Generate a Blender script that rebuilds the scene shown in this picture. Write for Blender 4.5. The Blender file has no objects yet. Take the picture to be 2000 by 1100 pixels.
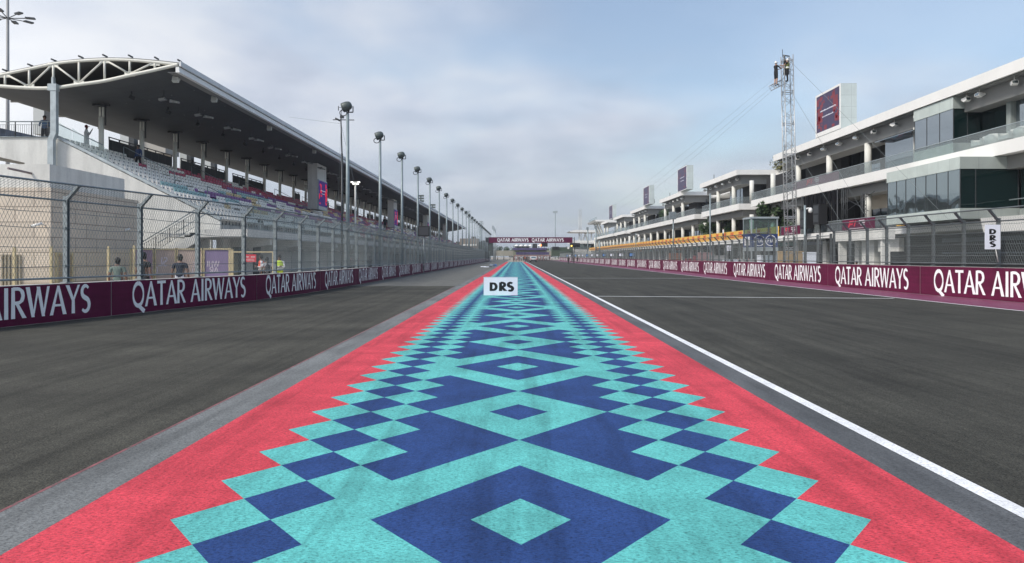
import bpy, math, random
from mathutils import Vector, Matrix
R = math.radians
random.seed(7)
C = bpy.context.scene.collection
scene = bpy.context.scene

# ---------------------------------------------------------------- camera
F, CX, HY, CH = 1400.0, 1007.0, 501.0, 1.7
cam = bpy.data.objects.new("camera", bpy.data.cameras.new("camera"))
C.objects.link(cam)
cam.location = (0, 0, CH)
cam.rotation_euler = (R(90), 0, 0)
cam.data.sensor_width = 36.0
cam.data.lens = F / 2000 * 36
cam.data.shift_x = -(CX - 1000) / 2000
cam.data.shift_y = -(550 - HY) / 2000
cam.data.clip_end = 6000
scene.camera = cam

def PX(x, Y): return (x - CX) * Y / F            # photo column -> metres at distance Y
def PZ(y, Y): return CH - (y - HY) * Y / F       # photo row -> height at distance Y

# ---------------------------------------------------------------- world + sun
SUN_EL, SUN_AZ = R(44), R(-124)                  # azimuth from +Y towards +X : behind left
world = bpy.data.worlds.new("World"); scene.world = world
world.use_nodes = True
nt = world.node_tree; nt.nodes.clear()
def N(t, **kw):
    n = nt.nodes.new(t)
    for k, v in kw.items(): setattr(n, k, v)
    return n
sky = N('ShaderNodeTexSky'); sky.sky_type = 'NISHITA'; sky.sun_disc = False
sky.sun_elevation = SUN_EL; sky.sun_rotation = SUN_AZ
sky.air_density = 1.2; sky.dust_density = 1.6; sky.ozone_density = 1.5
bg1 = N('ShaderNodeBackground'); bg1.inputs[1].default_value = 0.13
nt.links.new(sky.outputs[0], bg1.inputs[0])
tc = N('ShaderNodeTexCoord')
sep = N('ShaderNodeSeparateXYZ'); nt.links.new(tc.outputs['Generated'], sep.inputs[0])
def math_(op, a, b=None, c=None):
    n = N('ShaderNodeMath', operation=op)
    for i, v in enumerate((a, b, c)):
        if v is None: continue
        if isinstance(v, (int, float)): n.inputs[i].default_value = v
        else: nt.links.new(v, n.inputs[i])
    return n.outputs[0]
zz = math_('MAXIMUM', sep.outputs[2], 0.0)
den = math_('ADD', zz, 0.22)
cx_ = math_('DIVIDE', sep.outputs[0], den); cy_ = math_('DIVIDE', sep.outputs[1], den)
comb = N('ShaderNodeCombineXYZ')
nt.links.new(cx_, comb.inputs[0]); nt.links.new(cy_, comb.inputs[1])
n1 = N('ShaderNodeTexNoise'); n1.inputs['Scale'].default_value = 1.15; n1.inputs['Detail'].default_value = 4
n1.inputs['Roughness'].default_value = 0.45; n1.inputs['Distortion'].default_value = 0.2
nt.links.new(comb.outputs[0], n1.inputs['Vector'])
n2 = N('ShaderNodeTexNoise'); n2.inputs['Scale'].default_value = 1.9; n2.inputs['Detail'].default_value = 5
n2.inputs['Roughness'].default_value = 0.47; n2.inputs['Distortion'].default_value = 0.15
mp2 = N('ShaderNodeMapping'); mp2.inputs['Location'].default_value = (3.3, 1.2, 5.0)
nt.links.new(comb.outputs[0], mp2.inputs[0]); nt.links.new(mp2.outputs[0], n2.inputs['Vector'])
# cover: noise, heavier to the left and towards the horizon, thinner high on the right
t1 = math_('MULTIPLY', sep.outputs[0], -0.34)
t2 = math_('MULTIPLY', zz, -0.95)
cov = math_('ADD', math_('ADD', n1.outputs[0], t1), math_('ADD', t2, 0.27))
mr = N('ShaderNodeMapRange'); mr.interpolation_type = 'SMOOTHSTEP'
mr.inputs[1].default_value = 0.36; mr.inputs[2].default_value = 0.70
mr.inputs[3].default_value = 0.24; mr.inputs[4].default_value = 0.97
nt.links.new(cov, mr.inputs[0])
cr = N('ShaderNodeValToRGB')
cr.color_ramp.elements[0].position = 0.38; cr.color_ramp.elements[0].color = (0.37, 0.415, 0.51, 1)
cr.color_ramp.elements[1].position = 0.62; cr.color_ramp.elements[1].color = (0.59, 0.615, 0.665, 1)
e = cr.color_ramp.elements.new(0.5); e.color = (0.485, 0.525, 0.61, 1)
nt.links.new(n2.outputs[0], cr.inputs[0])
# pale glow low on the left, where the haze is brightest
lft = N('ShaderNodeMapRange'); lft.inputs[1].default_value = -0.35; lft.inputs[2].default_value = -0.62
lft.inputs[3].default_value = 0; lft.inputs[4].default_value = 1.0
nt.links.new(sep.outputs[0], lft.inputs[0])
mxl = N('ShaderNodeMixRGB'); mxl.inputs[2].default_value = (1.0, 1.0, 1.0, 1)
lowz = N('ShaderNodeMapRange'); lowz.inputs[1].default_value = 0.08; lowz.inputs[2].default_value = 0.36; lowz.inputs[3].default_value = 1.0; lowz.inputs[4].default_value = 0.12
nt.links.new(zz, lowz.inputs[0])
nt.links.new(math_('MULTIPLY', lft.outputs[0], lowz.outputs[0]), mxl.inputs[0]); nt.links.new(cr.outputs[0], mxl.inputs[1])
hz = N('ShaderNodeMapRange'); hz.inputs[1].default_value = 0.0; hz.inputs[2].default_value = 0.2
hz.inputs[3].default_value = 0.8; hz.inputs[4].default_value = 0.0
nt.links.new(zz, hz.inputs[0])
mxh = N('ShaderNodeMixRGB'); mxh.inputs[2].default_value = (0.40, 0.455, 0.51, 1)
nt.links.new(hz.outputs[0], mxh.inputs[0]); nt.links.new(mxl.outputs[0], mxh.inputs[1])
bg2 = N('ShaderNodeBackground'); bg2.inputs[1].default_value = 1.0
nt.links.new(mxh.outputs[0], bg2.inputs[0])
mxs = N('ShaderNodeMixShader')
fac = math_('MAXIMUM', mr.outputs[0], hz.outputs[0])
nt.links.new(fac, mxs.inputs[0]); nt.links.new(bg1.outputs[0], mxs.inputs[1]); nt.links.new(bg2.outputs[0], mxs.inputs[2])
wo = N('ShaderNodeOutputWorld'); nt.links.new(mxs.outputs[0], wo.inputs[0])

sl = bpy.data.lights.new("sun", 'SUN'); so = bpy.data.objects.new("sun", sl); C.objects.link(so)
sl.energy = 2.5; sl.angle = R(12); sl.color = (1.0, 0.95, 0.87)
d = Vector((math.sin(SUN_AZ) * math.cos(SUN_EL), math.cos(SUN_AZ) * math.cos(SUN_EL), math.sin(SUN_EL)))
so.rotation_euler = d.to_track_quat('Z', 'Y').to_euler(); so.location = (-40, -60, 80)
scene.view_settings.view_transform = 'Standard'; scene.view_settings.look = 'None'
scene.view_settings.exposure = 0.42; scene.view_settings.gamma = 1.0
scene.view_settings.use_curve_mapping = False
scene.cycles.max_bounces = 7; scene.cycles.transparent_max_bounces = 24

# ---------------------------------------------------------------- materials
MATS = {}
def mat(name, col, rough=0.6, metal=0.0, spec=0.5, var=0.0, scale=3.0, bump=0.0, bscale=40, speck=0.0, spscale=60,
        emit=None, stretch=None, spcol=None):
    if name in MATS: return MATS[name]
    m = bpy.data.materials.new(name); m.use_nodes = True; t = m.node_tree
    b = t.nodes['Principled BSDF']
    b.inputs['Base Color'].default_value = (*col, 1); b.inputs['Roughness'].default_value = rough
    b.inputs['Metallic'].default_value = metal; b.inputs['Specular IOR Level'].default_value = spec
    tcn = t.nodes.new('ShaderNodeTexCoord'); vec = tcn.outputs['Object']
    if stretch:
        mpn = t.nodes.new('ShaderNodeMapping'); mpn.inputs['Scale'].default_value = stretch
        t.links.new(vec, mpn.inputs[0]); vec_s = mpn.outputs[0]
    else: vec_s = vec
    cur = None
    if var > 0:
        n = t.nodes.new('ShaderNodeTexNoise'); n.inputs['Scale'].default_value = scale; n.inputs['Detail'].default_value = 6
        n.inputs['Roughness'].default_value = 0.6
        t.links.new(vec_s, n.inputs['Vector'])
        r = t.nodes.new('ShaderNodeValToRGB')
        r.color_ramp.elements[0].position = 0.3; r.color_ramp.elements[1].position = 0.7
        r.color_ramp.elements[0].color = (*[c * (1 - var) for c in col], 1)
        r.color_ramp.elements[1].color = (*[min(1, c * (1 + var)) for c in col], 1)
        t.links.new(n.outputs[0], r.inputs[0]); cur = r.outputs[0]
    if speck > 0:
        n = t.nodes.new('ShaderNodeTexNoise'); n.inputs['Scale'].default_value = spscale; n.inputs['Detail'].default_value = 3
        n.inputs['Roughness'].default_value = 0.7
        t.links.new(vec, n.inputs['Vector'])
        r = t.nodes.new('ShaderNodeValToRGB'); r.color_ramp.elements[0].position = 0.36; r.color_ramp.elements[1].position = 0.46
        r.color_ramp.elements[0].color = (speck, speck, speck, 1); r.color_ramp.elements[1].color = (0, 0, 0, 1)
        t.links.new(n.outputs[0], r.inputs[0])
        mx = t.nodes.new('ShaderNodeMixRGB'); t.links.new(r.outputs[0], mx.inputs[0])
        if cur: t.links.new(cur, mx.inputs[1])
        else: mx.inputs[1].default_value = (*col, 1)
        mx.inputs[2].default_value = (*(spcol or [c * 0.45 for c in col]), 1)
        cur = mx.outputs[0]
    if cur: t.links.new(cur, b.inputs['Base Color'])
    if bump > 0:
        n = t.nodes.new('ShaderNodeTexNoise'); n.inputs['Scale'].default_value = bscale; n.inputs['Detail'].default_value = 4
        t.links.new(vec, n.inputs['Vector'])
        bn = t.nodes.new('ShaderNodeBump'); bn.inputs['Strength'].default_value = bump; bn.inputs['Distance'].default_value = 0.02
        t.links.new(n.outputs[0], bn.inputs['Height']); t.links.new(bn.outputs[0], b.inputs['Normal'])
    if emit:
        b.inputs['Emission Color'].default_value = (*emit[:3], 1); b.inputs['Emission Strength'].default_value = emit[3]
    MATS[name] = m
    return m

def weather(m, layers, bsdf='Principled BSDF'):
    t = m.node_tree; b = t.nodes[bsdf]; inp = b.inputs['Base Color']
    tcn = t.nodes.new('ShaderNodeTexCoord')
    for (sc, st, rot, lo, hi, p0, p1, det) in layers:
        mp = t.nodes.new('ShaderNodeMapping'); mp.inputs['Scale'].default_value = st; mp.inputs['Rotation'].default_value = (0, 0, R(rot))
        mp.inputs['Location'].default_value = (sc * 1.7, sc * .3, 0)
        t.links.new(tcn.outputs['Object'], mp.inputs[0])
        n = t.nodes.new('ShaderNodeTexNoise'); n.inputs['Scale'].default_value = sc; n.inputs['Detail'].default_value = det; n.inputs['Roughness'].default_value = .65
        t.links.new(mp.outputs[0], n.inputs['Vector'])
        r = t.nodes.new('ShaderNodeMapRange'); r.inputs[1].default_value = p0; r.inputs[2].default_value = p1; r.inputs[3].default_value = lo; r.inputs[4].default_value = hi
        t.links.new(n.outputs[0], r.inputs[0])
        mx = t.nodes.new('ShaderNodeMixRGB'); mx.blend_type = 'MULTIPLY'; mx.inputs[0].default_value = 1
        if inp.is_linked: t.links.new(inp.links[0].from_socket, mx.inputs[1])
        else: mx.inputs[1].default_value = inp.default_value
        t.links.new(r.outputs[0], mx.inputs[2]); t.links.new(mx.outputs[0], inp)

def glass_mat(name, tint, alpha, rough=0.02):
    m = bpy.data.materials.new(name); m.use_nodes = True; t = m.node_tree; t.nodes.clear()
    o = t.nodes.new('ShaderNodeOutputMaterial'); tr = t.nodes.new('ShaderNodeBsdfTransparent')
    tr.inputs[0].default_value = (*tint, 1)
    p = t.nodes.new('ShaderNodeBsdfPrincipled'); p.inputs['Base Color'].default_value = (0.36, 0.39, 0.40, 1)
    p.inputs['Roughness'].default_value = rough
    n = t.nodes.new('ShaderNodeTexNoise'); n.inputs['Scale'].default_value = 0.9
    tcn = t.nodes.new('ShaderNodeTexCoord'); t.links.new(tcn.outputs['Object'], n.inputs['Vector'])
    ma = t.nodes.new('ShaderNodeMath'); ma.operation = 'MULTIPLY_ADD'; ma.inputs[1].default_value = 0.12; ma.inputs[2].default_value = alpha - 0.06
    t.links.new(n.outputs[0], ma.inputs[0])
    mx = t.nodes.new('ShaderNodeMixShader'); t.links.new(ma.outputs[0], mx.inputs[0])
    t.links.new(tr.outputs[0], mx.inputs[1]); t.links.new(p.outputs[0], mx.inputs[2]); t.links.new(mx.outputs[0], o.inputs[0])
    MATS[name] = m
    return m

def wave_glass(name, col, spec=0.8, metal=0.0):
    """dark reflective glazing, slightly rippled like real curtain-wall panes"""
    m = mat(name, col, rough=0.03, spec=spec, metal=metal)
    if metal: m.node_tree.nodes['Principled BSDF'].inputs['Metallic'].default_value = .85
    t = m.node_tree; b = t.nodes['Principled BSDF']
    b.inputs['Coat Weight'].default_value = 0.6; b.inputs['Coat Roughness'].default_value = 0.02
    tcn = t.nodes.new('ShaderNodeTexCoord')
    n = t.nodes.new('ShaderNodeTexNoise'); n.inputs['Scale'].default_value = 0.55; n.inputs['Detail'].default_value = 1
    t.links.new(tcn.outputs['Object'], n.inputs['Vector'])
    bn = t.nodes.new('ShaderNodeBump'); bn.inputs['Strength'].default_value = 0.10; bn.inputs['Distance'].default_value = 0.3
    t.links.new(n.outputs[0], bn.inputs['Height']); t.links.new(bn.outputs[0], b.inputs['Normal'])
    return m

def brick_mat(name, col, mortar, w, h, rough=0.7, plane='YZ', msize=0.012, var=0.08, offset=0.5):
    m = bpy.data.materials.new(name); m.use_nodes = True; t = m.node_tree; b = t.nodes['Principled BSDF']
    b.inputs['Roughness'].default_value = rough
    tcn = t.nodes.new('ShaderNodeTexCoord'); s = t.nodes.new('ShaderNodeSeparateXYZ'); t.links.new(tcn.outputs['Object'], s.inputs[0])
    cb = t.nodes.new('ShaderNodeCombineXYZ')
    if plane == 'YZ': t.links.new(s.outputs[1], cb.inputs[0]); t.links.new(s.outputs[2], cb.inputs[1])
    elif plane == 'XZ': t.links.new(s.outputs[0], cb.inputs[0]); t.links.new(s.outputs[2], cb.inputs[1])
    elif plane == 'XYZ':
        ad = t.nodes.new('ShaderNodeMath'); t.links.new(s.outputs[0], ad.inputs[0]); t.links.new(s.outputs[1], ad.inputs[1])
        t.links.new(ad.outputs[0], cb.inputs[0]); t.links.new(s.outputs[2], cb.inputs[1])
    else: t.links.new(s.outputs[0], cb.inputs[0]); t.links.new(s.outputs[1], cb.inputs[1])
    br = t.nodes.new('ShaderNodeTexBrick'); br.offset = offset
    br.inputs['Scale'].default_value = 1; br.inputs['Brick Width'].default_value = w; br.inputs['Row Height'].default_value = h
    br.inputs['Mortar Size'].default_value = msize; br.inputs['Mortar'].default_value = (*mortar, 1)
    br.inputs['Color1'].default_value = (*[c * (1 - var) for c in col], 1); br.inputs['Color2'].default_value = (*[min(1, c * (1 + var)) for c in col], 1)
    t.links.new(cb.outputs[0], br.inputs['Vector'])
    n = t.nodes.new('ShaderNodeTexNoise'); n.inputs['Scale'].default_value = 1.3; n.inputs['Detail'].default_value = 7
    t.links.new(tcn.outputs['Object'], n.inputs['Vector'])
    mr_ = t.nodes.new('ShaderNodeMapRange'); mr_.inputs[3].default_value = 0.82; mr_.inputs[4].default_value = 1.14
    t.links.new(n.outputs[0], mr_.inputs[0])
    mx = t.nodes.new('ShaderNodeMixRGB'); mx.blend_type = 'MULTIPLY'; mx.inputs[0].default_value = 1
    t.links.new(br.outputs['Color'], mx.inputs[1]); t.links.new(mr_.outputs[0], mx.inputs[2])
    t.links.new(mx.outputs[0], b.inputs['Base Color'])
    MATS[name] = m
    return m

asphalt   = mat('asphalt', (0.053, 0.052, 0.043), 0.85, spec=0.22, var=0.24, scale=0.5, stretch=(1.8, 0.22, 1), speck=0.8, spscale=42, bump=0.5, bscale=45, spcol=(0.022, 0.022, 0.02))
asphalt_l = mat('asphalt_left', (0.062, 0.0595, 0.048), 0.85, spec=0.22, var=0.26, scale=0.35, stretch=(0.35, 1.5, 1), speck=0.8, spscale=40, bump=0.5, bscale=45, spcol=(0.028, 0.028, 0.025))
asphalt_f = mat('asphalt_worn', (0.125, 0.125, 0.112), 0.9, var=0.22, scale=1.2, speck=0.55, spscale=14, bump=0.6, bscale=18, spcol=(0.07, 0.07, 0.065))
greyband  = mat('grey_paint', (0.175, 0.183, 0.182), 0.8, spec=0.2, var=0.22, scale=0.9, stretch=(2.2, 0.4, 1), speck=0.75, spscale=48, spcol=(0.10, 0.10, 0.105), bump=0.4)
greyband2 = mat('grey_paint_worn', (0.095, 0.10, 0.105), 0.75, var=0.3, scale=1.0, stretch=(3.0, 0.35, 1), speck=0.7, spscale=48, spcol=(0.06, 0.06, 0.06), bump=0.4)
redpaint  = mat('red_paint', (0.62, 0.062, 0.085), 0.7, spec=0.2, var=0.14, scale=1.4, stretch=(0.7, 1.6, 1), speck=0.75, spscale=46, spcol=(0.33, 0.055, 0.075), bump=0.35)
tealpaint = mat('teal_paint', (0.118, 0.475, 0.45), 0.7, spec=0.2, var=0.12, scale=1.3, stretch=(0.6, 1.7, 1), speck=0.7, spscale=46, spcol=(0.09, 0.33, 0.32), bump=0.35)
bluepaint = mat('blue_paint', (0.024, 0.060, 0.195), 0.7, spec=0.18, var=0.2, scale=1.2, speck=0.6, spscale=46, spcol=(0.02, 0.035, 0.12), bump=0.35)
whitepaint= mat('white_paint', (0.80, 0.81, 0.82), 0.6, var=0.08, scale=3, speck=0.5, spscale=45, spcol=(0.45, 0.45, 0.45))
thinline  = mat('thin_line_paint', (0.62, 0.63, 0.62), 0.7, var=0.15, scale=3)
sand      = mat('sandy_ground', (0.33, 0.29, 0.235), 0.95, var=0.12, scale=0.4, bump=0.2, bscale=10)
concrete  = mat('concrete_paving', (0.42, 0.40, 0.365), 0.9, var=0.1, scale=0.6)
maroonfl  = mat('maroon_floor_paint', (0.175, 0.032, 0.085), 0.6, var=0.1, scale=1)
maroon    = mat('maroon_vinyl', (0.115, 0.011, 0.044), 0.6, spec=0.2, var=0.10, scale=1.5)
maroon_l  = mat('dark_maroon_vinyl', (0.115, 0.010, 0.047), 0.6, spec=0.12, var=0.12, scale=1.5)
lettering = mat('letter_white', (0.93, 0.94, 0.95), 0.55, var=0.03, scale=5)
concr     = mat('barrier_concrete', (0.44, 0.42, 0.40), 0.85, var=0.12, scale=2)
galv      = mat('galvanised_steel', (0.24, 0.275, 0.29), 0.55, metal=0.35, var=0.2, scale=6)
galv_l    = mat('pale_galvanised', (0.40, 0.45, 0.47), 0.5, metal=0.3, var=0.2, scale=2.5)
galv_d    = mat('weathered_steel', (0.135, 0.15, 0.155), 0.55, metal=0.3, var=0.2, scale=6)
darksteel = mat('dark_steel', (0.055, 0.06, 0.065), 0.5, metal=0.3, var=0.15, scale=8)
wirem     = mat('wire_steel', (0.21, 0.24, 0.245), 0.6, metal=0.2)
polem     = mat('pole_steel', (0.24, 0.29, 0.305), 0.5, metal=0.25, var=0.12, scale=2)
lampgreen = mat('lamp_housing', (0.085, 0.105, 0.10), 0.5, metal=0.2, var=0.15, scale=6)
white     = mat('white_cladding', (0.80, 0.79, 0.76), 0.55, var=0.03, scale=0.5)
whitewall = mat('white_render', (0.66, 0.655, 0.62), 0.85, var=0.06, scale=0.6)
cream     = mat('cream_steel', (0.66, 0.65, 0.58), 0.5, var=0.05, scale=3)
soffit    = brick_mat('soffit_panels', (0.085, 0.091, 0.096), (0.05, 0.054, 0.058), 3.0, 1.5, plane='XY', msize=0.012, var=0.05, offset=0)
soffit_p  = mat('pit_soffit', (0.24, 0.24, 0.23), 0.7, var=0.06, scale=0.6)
stepconc  = mat('terrace_concrete', (0.36, 0.36, 0.35), 0.85, var=0.1, scale=1)
fasciam   = brick_mat('roof_fascia', (0.68, 0.70, 0.715), (0.42, 0.43, 0.44), 5.0, 4.0, plane='YZ', msize=0.02, var=0.03, offset=0)
fascia2   = mat('roof_fascia_lower', (0.78, 0.78, 0.76), 0.5, var=0.05)
stone     = brick_mat('stone_cladding', (0.62, 0.53, 0.43), (0.30, 0.25, 0.20), 1.55, 0.62, plane='XYZ', msize=0.022, var=0.09)
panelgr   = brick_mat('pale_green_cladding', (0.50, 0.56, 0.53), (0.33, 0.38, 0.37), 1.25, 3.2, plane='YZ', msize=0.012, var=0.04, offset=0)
panelgr_shade = brick_mat('green_cladding_shaded', (0.30, 0.335, 0.32), (0.2, 0.22, 0.21), 1.4, 3.2, plane='XZ', msize=0.012, var=0.05, offset=0)  # darker copy of the green cladding, side shade put into its colour
screenbox = brick_mat('screen_box_cladding', (0.52, 0.58, 0.565), (0.34, 0.39, 0.38), 1.0, 1.05, plane='XZ', msize=0.015, var=0.03, offset=0)
glassdark = wave_glass('dark_glazing', (0.24, 0.29, 0.30), metal=.5)
glassteal = wave_glass('teal_dark_glazing', (0.004, 0.014, 0.014), spec=0.35)
glassmid  = wave_glass('reflective_glazing', (0.24, 0.28, 0.31), metal=.5)
balglass  = glass_mat('balustrade_glass', (0.88, 0.92, 0.92), 0.22)
thinglass = glass_mat('railing_glass', (0.93, 0.97, 0.965), 0.11)
boothgl   = glass_mat('booth_glass', (0.45, 0.62, 0.58), 0.18)
dark      = mat('interior_shade', (0.018, 0.018, 0.019), 0.8, var=0.3, scale=1.5)  # near-black tone, the shade of unlit interiors put into the colour
black     = mat('black_plastic', (0.014, 0.014, 0.016), 0.6, var=0.2, scale=4)
blackpan  = brick_mat('black_mesh_panel', (0.028, 0.031, 0.034), (0.09, 0.09, 0.09), 1.0, 4.0, plane='YZ', msize=0.02, offset=0)
shutter   = brick_mat('roller_shutter', (0.10, 0.105, 0.105), (0.045, 0.045, 0.045), 40.0, 0.16, plane='YZ', msize=0.02, var=0.02)
greywall  = mat('grey_wall', (0.66, 0.64, 0.60), 0.85, var=0.08, scale=0.8)
column_m  = mat('column_paint', (0.66, 0.66, 0.615), 0.6, var=0.05, scale=1)
orange    = mat('yellow_banner', (0.80, 0.47, 0.08), 0.55, var=0.06, scale=1.2)
bred      = mat('banner_red', (0.62, 0.055, 0.03), 0.55)
navy      = mat('navy_panel', (0.022, 0.045, 0.16), 0.5, var=0.08)
purple    = mat('purple_banner', (0.20, 0.15, 0.27), 0.7, var=0.12, scale=1.2)
yelframe  = mat('yellow_steel', (0.52, 0.43, 0.25), 0.55, var=0.12, scale=5)
beigemesh = mat('beige_mesh_screen', (0.40, 0.31, 0.27), 0.8, var=0.12, scale=2)
redsign   = mat('red_sign', (0.66, 0.03, 0.055), 0.5)
glyphblk  = mat('sign_black', (0.006, 0.006, 0.007), 0.5)
boardwh   = mat('board_white', (0.78, 0.82, 0.90), 0.45, var=0.03, scale=3)
truss_al  = mat('aluminium_truss', (0.42, 0.43, 0.43), 0.4, metal=0.5, var=0.1, scale=5)
leafm     = mat('foliage', (0.035, 0.068, 0.020), 0.7, var=0.5, scale=1.5)
leafm2    = mat('dry_foliage', (0.14, 0.135, 0.05), 0.8, var=0.4, scale=1.5)
barkm     = mat('bark', (0.10, 0.075, 0.05), 0.9, var=0.3, scale=6)
SEATC = {'white': mat('seat_white', (0.90, 0.86, 0.79), 0.45, var=0.04, scale=0.8),
         'maroon': mat('seat_maroon', (0.50, 0.03, 0.10), 0.45), 'purple': mat('seat_purple', (0.22, 0.05, 0.28), 0.45),
         'yellow': mat('seat_yellow', (0.72, 0.54, 0.27), 0.45), 'teal': mat('seat_teal', (0.30, 0.50, 0.50), 0.45)}

# worn surfaces: grain, blotches, long rubber streaks.  (scale, stretch, rotation, low, high, from, to, detail)
GRAIN = (70, (1, 1, 1), 0, .48, 1.50, .34, .66, 3)
for m_ in (asphalt, asphalt_l):
    weather(m_, [GRAIN, (9, (1, 1, 1), 0, .86, 1.14, .3, .7, 4), (.55, (1, 1, 1), 0, .84, 1.16, .35, .65, 5),
                 (1.3, (1.6, .045, 1), -3 if m_ is asphalt else 24, .80, 1.08, .36, .54, 4), (4.5, (1.5, .03, 1), 4, .88, 1.04, .40, .52, 2)])
weather(asphalt_f, [(22, (1, 1, 1), 0, .6, 1.4, .3, .7, 4), (2.5, (1, 1, 1), 0, .85, 1.15, .3, .7, 4)])
for m_ in (redpaint, tealpaint, bluepaint, greyband, greyband2):
    weather(m_, [(52, (.6, 1.5, 1), 0, .50, 1.08, .35, .50, 3), (14, (1, 1, 1), 0, .84, 1.10, .3, .7, 4), (.9, (1, .8, 1), 30, .85, 1.08, .34, .60, 6),
                 (2.2, (1.4, .10, 1), 48, .80, 1.03, .36, .50, 3), (5.0, (1.5, .05, 1), -8, .92, 1.0, .30, .42, 3)])
for m_ in (whitepaint,): weather(m_, [(40, (1, 1, 1), 0, .75, 1.08, .34, .55, 3), (3, (1, 1, 1), 0, .88, 1.04, .3, .6, 4)])
for m_ in (maroon, maroon_l): weather(m_, [(1.1, (.5, .5, 6), 0, .84, 1.12, .3, .7, 4), (6, (1, 1, .3), 0, .92, 1.05, .3, .6, 4)])
for m_ in (whitewall, greywall, concr, stepconc): weather(m_, [(1.6, (1.2, 1.2, .22), 0, .86, 1.04, .32, .58, 5), (12, (1, 1, 1), 0, .95, 1.04, .3, .7, 3)])
weather(white, [(1.4, (1, 1, .3), 0, .97, 1.01, .32, .55, 4)])
# ---------------------------------------------------------------- helpers
class MB:
    def __init__(s): s.v = []; s.f = []; s.m = []; s.mi = 0; s.smooth = False; s.sm = []
    def quad(s, *p):
        n = len(s.v); s.v += [tuple(q) for q in p]; s.f.append(tuple(range(n, n + len(p)))); s.m.append(s.mi); s.sm.append(s.smooth)
        return s
    def _add(s, vs, fs, smooth=False):
        n = len(s.v); s.v += [tuple(q) for q in vs]
        for f in fs: s.f.append(tuple(i + n for i in f)); s.m.append(s.mi); s.sm.append(smooth)
        return s
    def box(s, x0, x1, y0, y1, z0, z1):
        if x0 > x1: x0, x1 = x1, x0
        if y0 > y1: y0, y1 = y1, y0
        if z0 > z1: z0, z1 = z1, z0
        return s._add([(x0,y0,z0),(x1,y0,z0),(x1,y1,z0),(x0,y1,z0),(x0,y0,z1),(x1,y0,z1),(x1,y1,z1),(x0,y1,z1)],
               [(0,3,2,1),(4,5,6,7),(0,1,5,4),(1,2,6,5),(2,3,7,6),(3,0,4,7)])
    def cbox(s, c, h, mtx=None):
        vs = [Vector((a * h[0], b * h[1], d_ * h[2])) for d_ in (-1, 1) for a, b in ((-1,-1),(1,-1),(1,1),(-1,1))]
        if mtx: vs = [mtx @ q for q in vs]
        return s._add([q + Vector(c) for q in vs], [(0,3,2,1),(4,5,6,7),(0,1,5,4),(1,2,6,5),(2,3,7,6),(3,0,4,7)])
    def tube(s, p, q, r, n=6, r2=None, caps=True):
        p = Vector(p); q = Vector(q); d_ = q - p
        if d_.length < 1e-6: return s
        r2 = r if r2 is None else r2
        u = d_.normalized(); a = u.orthogonal().normalized(); b = u.cross(a)
        vs = []
        for c, rr in ((p, r), (q, r2)):
            for i in range(n):
                t = 2 * math.pi * i / n; vs.append(c + (a * math.cos(t) + b * math.sin(t)) * rr)
        fs = [(i, (i + 1) % n, n + (i + 1) % n, n + i) for i in range(n)]
        s._add(vs, fs, smooth=(n > 5))
        if caps:
            k = len(s.v) - 2 * n
            s.f.append(tuple(k + i for i in reversed(range(n)))); s.m.append(s.mi); s.sm.append(False)
            s.f.append(tuple(k + n + i for i in range(n))); s.m.append(s.mi); s.sm.append(False)
        return s
    def sweep(s, pts, r, n=8):
        pts = [Vector(p) for p in pts]; k0 = len(s.v); k = len(pts)
        for i, p in enumerate(pts):
            u = (pts[min(k - 1, i + 1)] - pts[max(0, i - 1)]).normalized(); a = u.cross(Vector((0, 1, 0.013))).normalized(); b = u.cross(a)
            for j in range(n): t = 2 * math.pi * j / n; s.v.append(tuple(p + (a * math.cos(t) + b * math.sin(t)) * r))
        for i in range(k - 1):
            for j in range(n): s.f.append((k0+i*n+j, k0+i*n+(j+1) % n, k0+(i+1)*n+(j+1) % n, k0+(i+1)*n+j)); s.m.append(s.mi); s.sm.append(True)
        return s
    def prism_y(s, poly, y0, y1):     # poly in (x, z)
        n = len(poly); vs = [(x, y0, z) for x, z in poly] + [(x, y1, z) for x, z in poly]
        fs = [(i, (i + 1) % n, n + (i + 1) % n, n + i) for i in range(n)] + [tuple(reversed(range(n))), tuple(range(n, 2 * n))]
        return s._add(vs, fs)
    def prism_x(s, poly, x0, x1):     # poly in (y, z)
        n = len(poly); vs = [(x0, y, z) for y, z in poly] + [(x1, y, z) for y, z in poly]
        fs = [(i, (i + 1) % n, n + (i + 1) % n, n + i) for i in range(n)] + [tuple(reversed(range(n))), tuple(range(n, 2 * n))]
        return s._add(vs, fs)
    def lathe(s, c, prof, n=12):      # prof list of (r, z)
        c = Vector(c); vs = []
        for r, z in prof:
            for i in range(n):
                t = 2 * math.pi * i / n; vs.append(c + Vector((r * math.cos(t), r * math.sin(t), z)))
        fs = []
        for k in range(len(prof) - 1):
            for i in range(n): fs.append((k*n+i, k*n+(i+1) % n, (k+1)*n+(i+1) % n, (k+1)*n+i))
        fs.append(tuple(reversed(range(n)))); fs.append(tuple((len(prof)-1)*n + i for i in range(n)))
        return s._add(vs, fs, smooth=True)
    def mesh(s, name, mats, off=(0, 0, 0)):
        me = bpy.data.meshes.new(name)
        ox, oy, oz = off
        me.from_pydata([(a - ox, b - oy, c - oz) for a, b, c in s.v], [], s.f)
        for m in (mats if isinstance(mats, (list, tuple)) else [mats]): me.materials.append(m)
        me.polygons.foreach_set('material_index', s.m); me.polygons.foreach_set('use_smooth', s.sm)
        me.update()
        return me

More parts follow.
